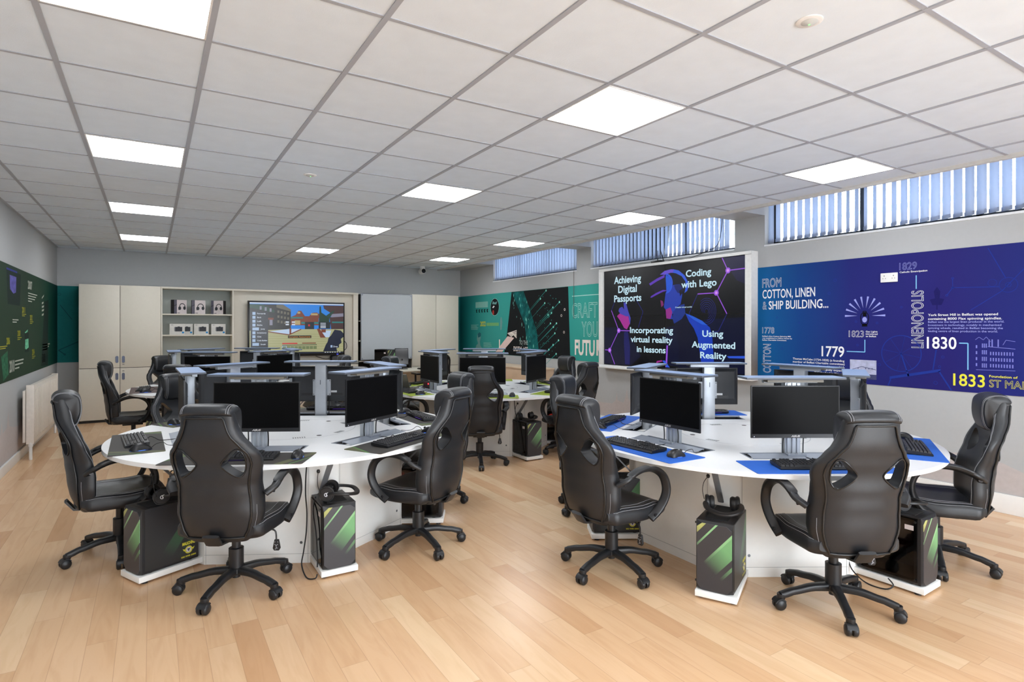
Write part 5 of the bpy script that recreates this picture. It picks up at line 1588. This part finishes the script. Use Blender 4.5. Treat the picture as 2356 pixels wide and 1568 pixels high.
    b = MB(); b.rings([[(-.06 + math.cos(2 * PI * k / 28) * r_, .0 - dy, .275 + math.sin(2 * PI * k / 28) * r_) for k in range(28)] for r_, dy in ((.055, 0), (.058, .02), (.046, .022), (.044, 0))], closed=True)
    fo = b.build('fan', glow('fan_red', (236, 60, 48), .9), t, smooth=40)
    b = MB()
    b.lathe([(0, -.02), (.016, -.02), (.016, .0), (0, 0)], 16, c=(-.06, 0, .275), axis='y')
    for k in range(7):
        a = k * 2 * PI / 7
        b.add([(-.06 + math.cos(a) * .014, -.016, .275 + math.sin(a) * .014), (-.06 + math.cos(a + .3) * .043, -.018, .275 + math.sin(a + .3) * .043), (-.06 + math.cos(a + .75) * .043, -.004, .275 + math.sin(a + .75) * .043), (-.06 + math.cos(a + .5) * .014, -.004, .275 + math.sin(a + .5) * .014)], [(0, 1, 2, 3)])
    b.build('fan_blades', mat('blade_smoke', (110, 60, 58), rough=.4), fo)
    return t
PRINT_F, PRINT_S = tower_print(), side_print()
def make_headset():
    t = thing('headset', 'x', 'headset')
    b = MB()
    P = spline([(-.075, .0, .05), (-.095, .05, .052), (-.085, .125, .046), (-.03, .165, .034), (.03, .165, .034), (.085, .125, .046), (.095, .05, .052), (.075, .0, .05)], 6)
    b.tube(P, 0, 10, flat=(.008, .016, Vector((0, 0, 1))))
    hb = b.build('headband', plastic, t, smooth=50)
    for s in (-1, 1):
        pr = [(0, -.006), (.036, -.006), (.044, .004), (.045, .014), (.040, .02), (0, .02)]
        if s < 0: pr = [(r_, -h) for r_, h in pr]
        b = MB(); b.lathe([(r_, h * 1.0 + s * .008) for r_, h in pr], 24, c=(s * .066, 0, .047), axis='x')
        cu = b.build('ear_cup', plastic, t, smooth=40)
        b = MB()
        b.rings([[(s * (.066 - dx), math.cos(2 * PI * k / 24) * r_, .047 + math.sin(2 * PI * k / 24) * r_) for k in range(24)] for r_, dx in ((.040, -.002), (.042, .012), (.034, .022), (.024, .016), (.022, -.002))], cap=True)
        b.build('ear_pad', mat('pad_leather', (24, 24, 26), rough=.5), cu, smooth=50)
        A = Wall2D('x', s * (.066 + .0285), s)
        A.ring('emblem', 0, .047, .010, .004, .0004, n=14, a0=.6, a1=5.4); A.poly('emblem', [(-.002, .05), (.008, .062), (.014, .058), (.006, .046)], .0004); A.disc('emblem', .004, .044, .004, .0004)
        for part, bb in A.parts.items(): bb.build(part, mat('emblem_white', (225, 228, 232), rough=.4), cu)
        MB().rings([[(s * .086 , math.cos(2 * PI * k / 24) * r_, .047 + math.sin(2 * PI * k / 24) * r_) for k in range(24)] for r_ in (.0452, .0465)] , cap=False).build('silver_ring', steel, cu)
    b = MB(); b.tube(spline([(.098, -.03, .055), (.106, -.045, .10), (.10, -.05, .145), (.08, -.05, .18)]), .0022, 6)
    mb_ = b.build('microphone_boom', cable_m, t, smooth=50)
    MB().lathe([(0, -.012), (.008, -.010), (.011, 0), (.008, .010), (0, .012)], 12, c=(.075, -.05, .187)).build('microphone', plastic, mb_, smooth=60)
    return t
# ------------------------------------------------------------------ set everything out
P_chair, P_table, P_lift, P_mon, P_kb, P_mouse, P_tower, P_head = make_chair(), make_table(), make_lift(), make_monitor(), make_keyboard(), make_mouse(), make_tower(), make_headset()
_used = set()
def inst(proto, **k):
    """the first call places the original itself, later calls place copies"""
    if proto.name not in _used:
        _used.add(proto.name)
        proto.location = k['loc']; proto.rotation_euler.z = k['rz']; proto['label'] = k['label']; proto['group'] = k['group']
        return proto
    return dup(proto, None, k['loc'], k['rz'], k['label'], k['group'])
def polar(T, a, r, t=0.0):
    x, y, _ = TABLES[T]
    c, s = math.cos(R(a)), math.sin(R(a))
    return x + r * c - t * s, y + r * s + t * c
def dark_mat():
    M, n, l, p, mt, sx = stripes('mat_dark_print', None, None, None)
    p.inputs['Roughness'].default_value = .7
    d = mt('ADD', mt('MULTIPLY', sx.outputs[1], .92), mt('MULTIPLY', sx.outputs[0], .4))
    rp = n.new('ShaderNodeValToRGB'); rp.color_ramp.interpolation = 'CONSTANT'
    dk = (*lin((54, 50, 47)), 1); ol = (*lin((88, 90, 62)), 1); g = (*lin((84, 128, 66)), 1)
    st = [(0, ol), (.07, g), (.085, dk), (.84, ol), (.90, dk), (.93, g), (.945, dk)]
    while len(rp.color_ramp.elements) < len(st): rp.color_ramp.elements.new(.5)
    for e, (q, c) in zip(rp.color_ramp.elements, st): e.position = q; e.color = c
    mr = n.new('ShaderNodeMapRange'); mr.inputs[1].default_value = -.42; mr.inputs[2].default_value = .42
    l.new(d, mr.inputs[0]); l.new(mr.outputs[0], rp.inputs[0]); l.new(rp.outputs[0], p.inputs['Base Color'])
    return M
MATM = {'A': (make_mat(dark_mat(), 'dark'), 'dark', 'dark grey green-striped mat'), 'B': (make_mat(mat('mat_blue', (24, 92, 190), rough=.7, var=.05, scale=12), 'blue'), 'blue', 'bright blue desk mat'), 'C': (make_mat(mat('mat_lime', (138, 156, 40), rough=.7, var=.05), 'lime'), 'lime green', 'lime green desk mat'), 'D': (make_mat(mat('mat_brown', (92, 74, 70), rough=.7, var=.05), 'brown'), 'brown', 'brown desk mat')}
SHELF = {('A', -150): -5.1, ('A', -90): -1.1, ('B', -90): 3.2, ('B', -150): -.8}
REACH = {('A', -150): .045, ('A', -90): -.013, ('B', -90): .053, ('B', -150): .09}
for T, (x, y, rot) in TABLES.items():
    inst(P_table, loc=(x, y, 0), rz=R(rot), label={'A': 'round white desk with dark mats at the front left', 'B': 'round white desk with blue mats at the front right', 'C': 'round white desk with lime green mats at the back, in front of the teal mural', 'D': 'round white desk with brown mats at the back left, by the cupboard'}[T], group='round white computer desks')
    tb_ = [o for o in bpy.data.objects if o.get('category') == 'table'][-1] if T != 'A' else P_table
    for o in tb_.children:      # each tower shelf sits a little differently
        if o.name.startswith('tower_shelf'):
            k_ = len([1 for q in tb_.children if q.name.startswith('tower_shelf') and q.name < o.name])
            s_ = (T, ST[k_] + 30)
            o.rotation_euler.z = R(SHELF.get(s_, 0))
            o.location = [REACH.get(s_, 0) * f_(R(s_[1] + SHELF.get(s_, 0))) for f_ in (math.cos, math.sin)] + [0]
    for a0 in ST:
        a = a0 + rot
        S_ = SN[a0]
        px, py = polar(T, a, .735)
        inst(P_lift, loc=(px, py, ZT), rz=R(a), label='grey pop-up monitor lift at the %s of %s' % (S_, TN[T]), group='pop-up monitor lifts')
        px, py = polar(T, a, .72)
        inst(P_mon, loc=(px, py, ZT), rz=R(a), label='black monitor on the lift at the %s of %s' % (S_, TN[T]), group='desk monitors')
        me, cn, long_ = MATM[T]
        px, py = polar(T, a, 1.015)
        mo = bpy.data.objects.new('desk_mat', me); COL.objects.link(mo); mo.location = (px, py, ZT); mo.rotation_euler.z = R(a)
        tag(mo, '%s at the %s of %s' % (long_, S_, TN[T]), 'desk mat', '%s desk mats' % cn)
        j = random.Random('%s%d' % (T, a0))
        px, py = polar(T, a, 1.03 + j.uniform(-.012, .012), -.03 + j.uniform(-.03, .03))
        inst(P_kb, loc=(px, py, ZT + .003), rz=R(a + j.uniform(-4, 4)), label='black keyboard on the %s mat at the %s of %s' % (cn, S_, TN[T]), group='keyboards on the round desks')
        px, py = polar(T, a, 1.0 + j.uniform(-.012, .015), .315 + j.uniform(-.02, .02))
        inst(P_mouse, loc=(px, py, ZT + .003), rz=R(a + j.uniform(-12, 12)), label='black mouse on the %s mat at the %s of %s' % (cn, S_, TN[T]), group='mice on the round desks')

WHERE = {-150: 'between the left and near left seats', -90: 'between the two near seats', -30: 'between the near right and right seats', 150: 'between the far left and left seats'}
TOWERS = [('A', -150), ('A', -90), ('A', -30), ('B', -150), ('B', -90), ('B', 150), ('C', -90), ('C', -30), ('D', -150)]
for T, a0 in TOWERS:
    g_ = a0 + TABLES[T][2] + SHELF.get((T, a0), 0)
    px, py = polar(T, g_, .945 + REACH.get((T, a0), 0), .035)
    inst(P_tower, loc=(px, py, .046), rz=R(g_ - (3 if (T, a0) == ('B', -150) else 0)), label='black striped computer tower at %s, %s' % (TN[T], WHERE[a0]), group='computer towers under the round desks')
dp = dup(P_tower, None, (4.70, 7.60, .70), R(-65), "black and green computer tower standing on the teacher's desk")
dp['group'] = "computer on the teacher's desk"
HEADS = [('A', -90, .97, .01, -25), ('A', -150, .98, .04, 80), ('B', -150, .90, .03, -75), ('B', -90, .93, .03, -30), ('C', -90, .95, .02, -100)]
for T, a0, r_, tt_, dz in HEADS:
    g_ = a0 + TABLES[T][2] + SHELF.get((T, a0), 0)
    px, py = polar(T, g_, r_ + REACH.get((T, a0), 0), tt_)
    ang = R(g_ + dz)
    # headset origin sits between the cups
    inst(P_head, loc=(px, py, .046 + .388), rz=ang, label='black headset on the tower of %s, %s' % (TN[T], WHERE[a0]), group='headsets on the computer towers')

# chairs: table, seat, radius, sideways, facing offset, base angle
CH = [('A', -180, None, (.81, 1.75), 6, 58), ('A', -120, None, (1.40, .772), 58, 16.5), ('A', -60, None, (2.545, .837), 122, -15), ('A', 0, 1.15, .02, 4, 20), ('A', 60, 1.18, -.10, 0, 33), ('A', 120, 1.13, .06, -3, 60),
      ('B', -180, None, (3.415, -.155), 2, 49.5), ('B', -120, None, (4.098, -1.155), 60, 8), ('B', -60, 1.15, .0, 2, -80), ('B', 0, 1.16, .02, 0, 10), ('B', 60, 1.14, .05, 0, 0), ('B', 120, 1.15, 0, -2, 40),
      ('C', -180, 1.12, .02, 8, 10), ('C', -120, 1.123, -.026, 4, -43), ('C', -60, 1.17, .03, -14, 25), ('C', 0, 1.12, .08, 0, 30), ('C', 120, 1.22, .0, 10, 5),
      ('D', -180, 1.13, .0, 0, 20), ('D', -120, 1.12, 0, 0, 40), ('D', 0, 1.15, 0, 0, 0), ('D', 120, 1.13, .14, -6, 10)]
for i, (T, a0, r_, pos, off, base) in enumerate(CH):
    t = P_chair if i == 0 else dup(P_chair)
    if r_ is None: (px, py), face = pos, off
    else:
        (px, py), face = polar(T, a0, r_, pos), a0 + 180 + off
    place_chair(t, px, py, face, base, 'black leather gaming chair at the %s of %s' % (SN[a0], TN[T]), 'black gaming chairs around the round desks')

# loose cables by the towers
def cable(pts, lab, r_=.004, name='cable'):
    o = MB().tube(spline(pts, 6), r_, 6).build(name, cable_m, smooth=50)
    return tag(o, lab, 'cable')
def lp(T, a, *P): return [(*polar(T, a, r_, t_), z) for r_, t_, z in P]
cable(lp('A', -90, (.95, -.12, .70), (.93, -.125, .60), (.94, -.13, .48), (.93, -.12, .36), (.96, -.13, .25), (.98, -.15, .14), (1.0, -.165, .07), (1.06, -.15, .012), (1.10, -.11, .012), (1.09, -.095, .03)), 'long black cable hanging from the dark-mat desk beside the near tower')
cable(lp('A', -90, (.90, -.06, .44), (.93, -.082, .36), (1.0, -.082, .25), (1.02, -.08, .16), (1.05, -.084, .10), (1.06, -.088, .06)), 'short black cable lying against the clear side of the near left tower')
cable(lp('B', -90, (.80, -.09, .12), (.83, -.10, .05), (.92, -.12, .008), (1.02, -.11, .006), (1.05, -.08, .03), (1.02, -.075, .06)), 'black cable looped on the floor beside the tower of the blue-mat desk')
cable(lp('C', -90, (.90, -.10, .70), (.92, -.10, .55), (.95, -.085, .42), (1.0, -.085, .25), (1.03, -.085, .12), (1.05, -.09, .055)), 'black cable hanging down the tower of the lime-mat desk')
# laptop and bits of kit at the left seat of the lime table
lx, ly = polar('C', 180, .93, -.40)
t = thing('laptop', 'open grey laptop seen edge-on among wires on the lime-mat desk', 'laptop', (lx, ly, ZT + .003), R(128))
lm_ = mat('laptop_grey', (120, 116, 108), rough=.4, metal=.4)
MB().box(-.16, .16, -.11, .11, 0, .014).build('base', lm_, t, bev=.003)
b = MB(); b.T = Matrix.Translation((0, .11, .014)) @ Matrix.Rotation(R(-28), 4, 'X')
b.box(-.16, .16, 0, .008, 0, .21); b.build('lid', lm_, t, bev=.003)
MB().box(-.14, .14, -.02, .09, .0142, .0155).build('keys', black, t)
rx, ry = polar('C', 180, .66, -.31)
t = thing('power_box', 'small black and red switch box beside the lift on the lime-mat desk', 'box', (rx, ry, ZT), R(20))
MB().box(-.03, .03, -.03, .03, 0, .08).build('case', mat('dark_red_case', (60, 16, 22), rough=.4), t, bev=.004)
MB().lathe([(0, -.003), (.012, -.003), (.012, .002), (0, .002)], 14, c=(0, -.031, .055), axis='y').build('button', glow('button_red', (255, 60, 70), 1), t, smooth=40)
cable([(lx + .1, ly - .1, ZT + .02), (lx + .2, ly - .18, ZT + .05), (lx + .28, ly - .15, ZT + .008), (rx - .1, ry - .1, ZT + .03), (rx, ry - .02, ZT + .02)], 'tangled black wire running from the laptop to the red switch box')
cable([(lx - .05, ly - .2, ZT + .02), (lx + .08, ly - .28, ZT + .045), (lx + .2, ly - .25, ZT + .008), (lx + .3, ly - .2, ZT + .03), (rx - .02, ry - .03, ZT + .05)], 'second black wire looping behind the keyboard on the lime-mat desk')
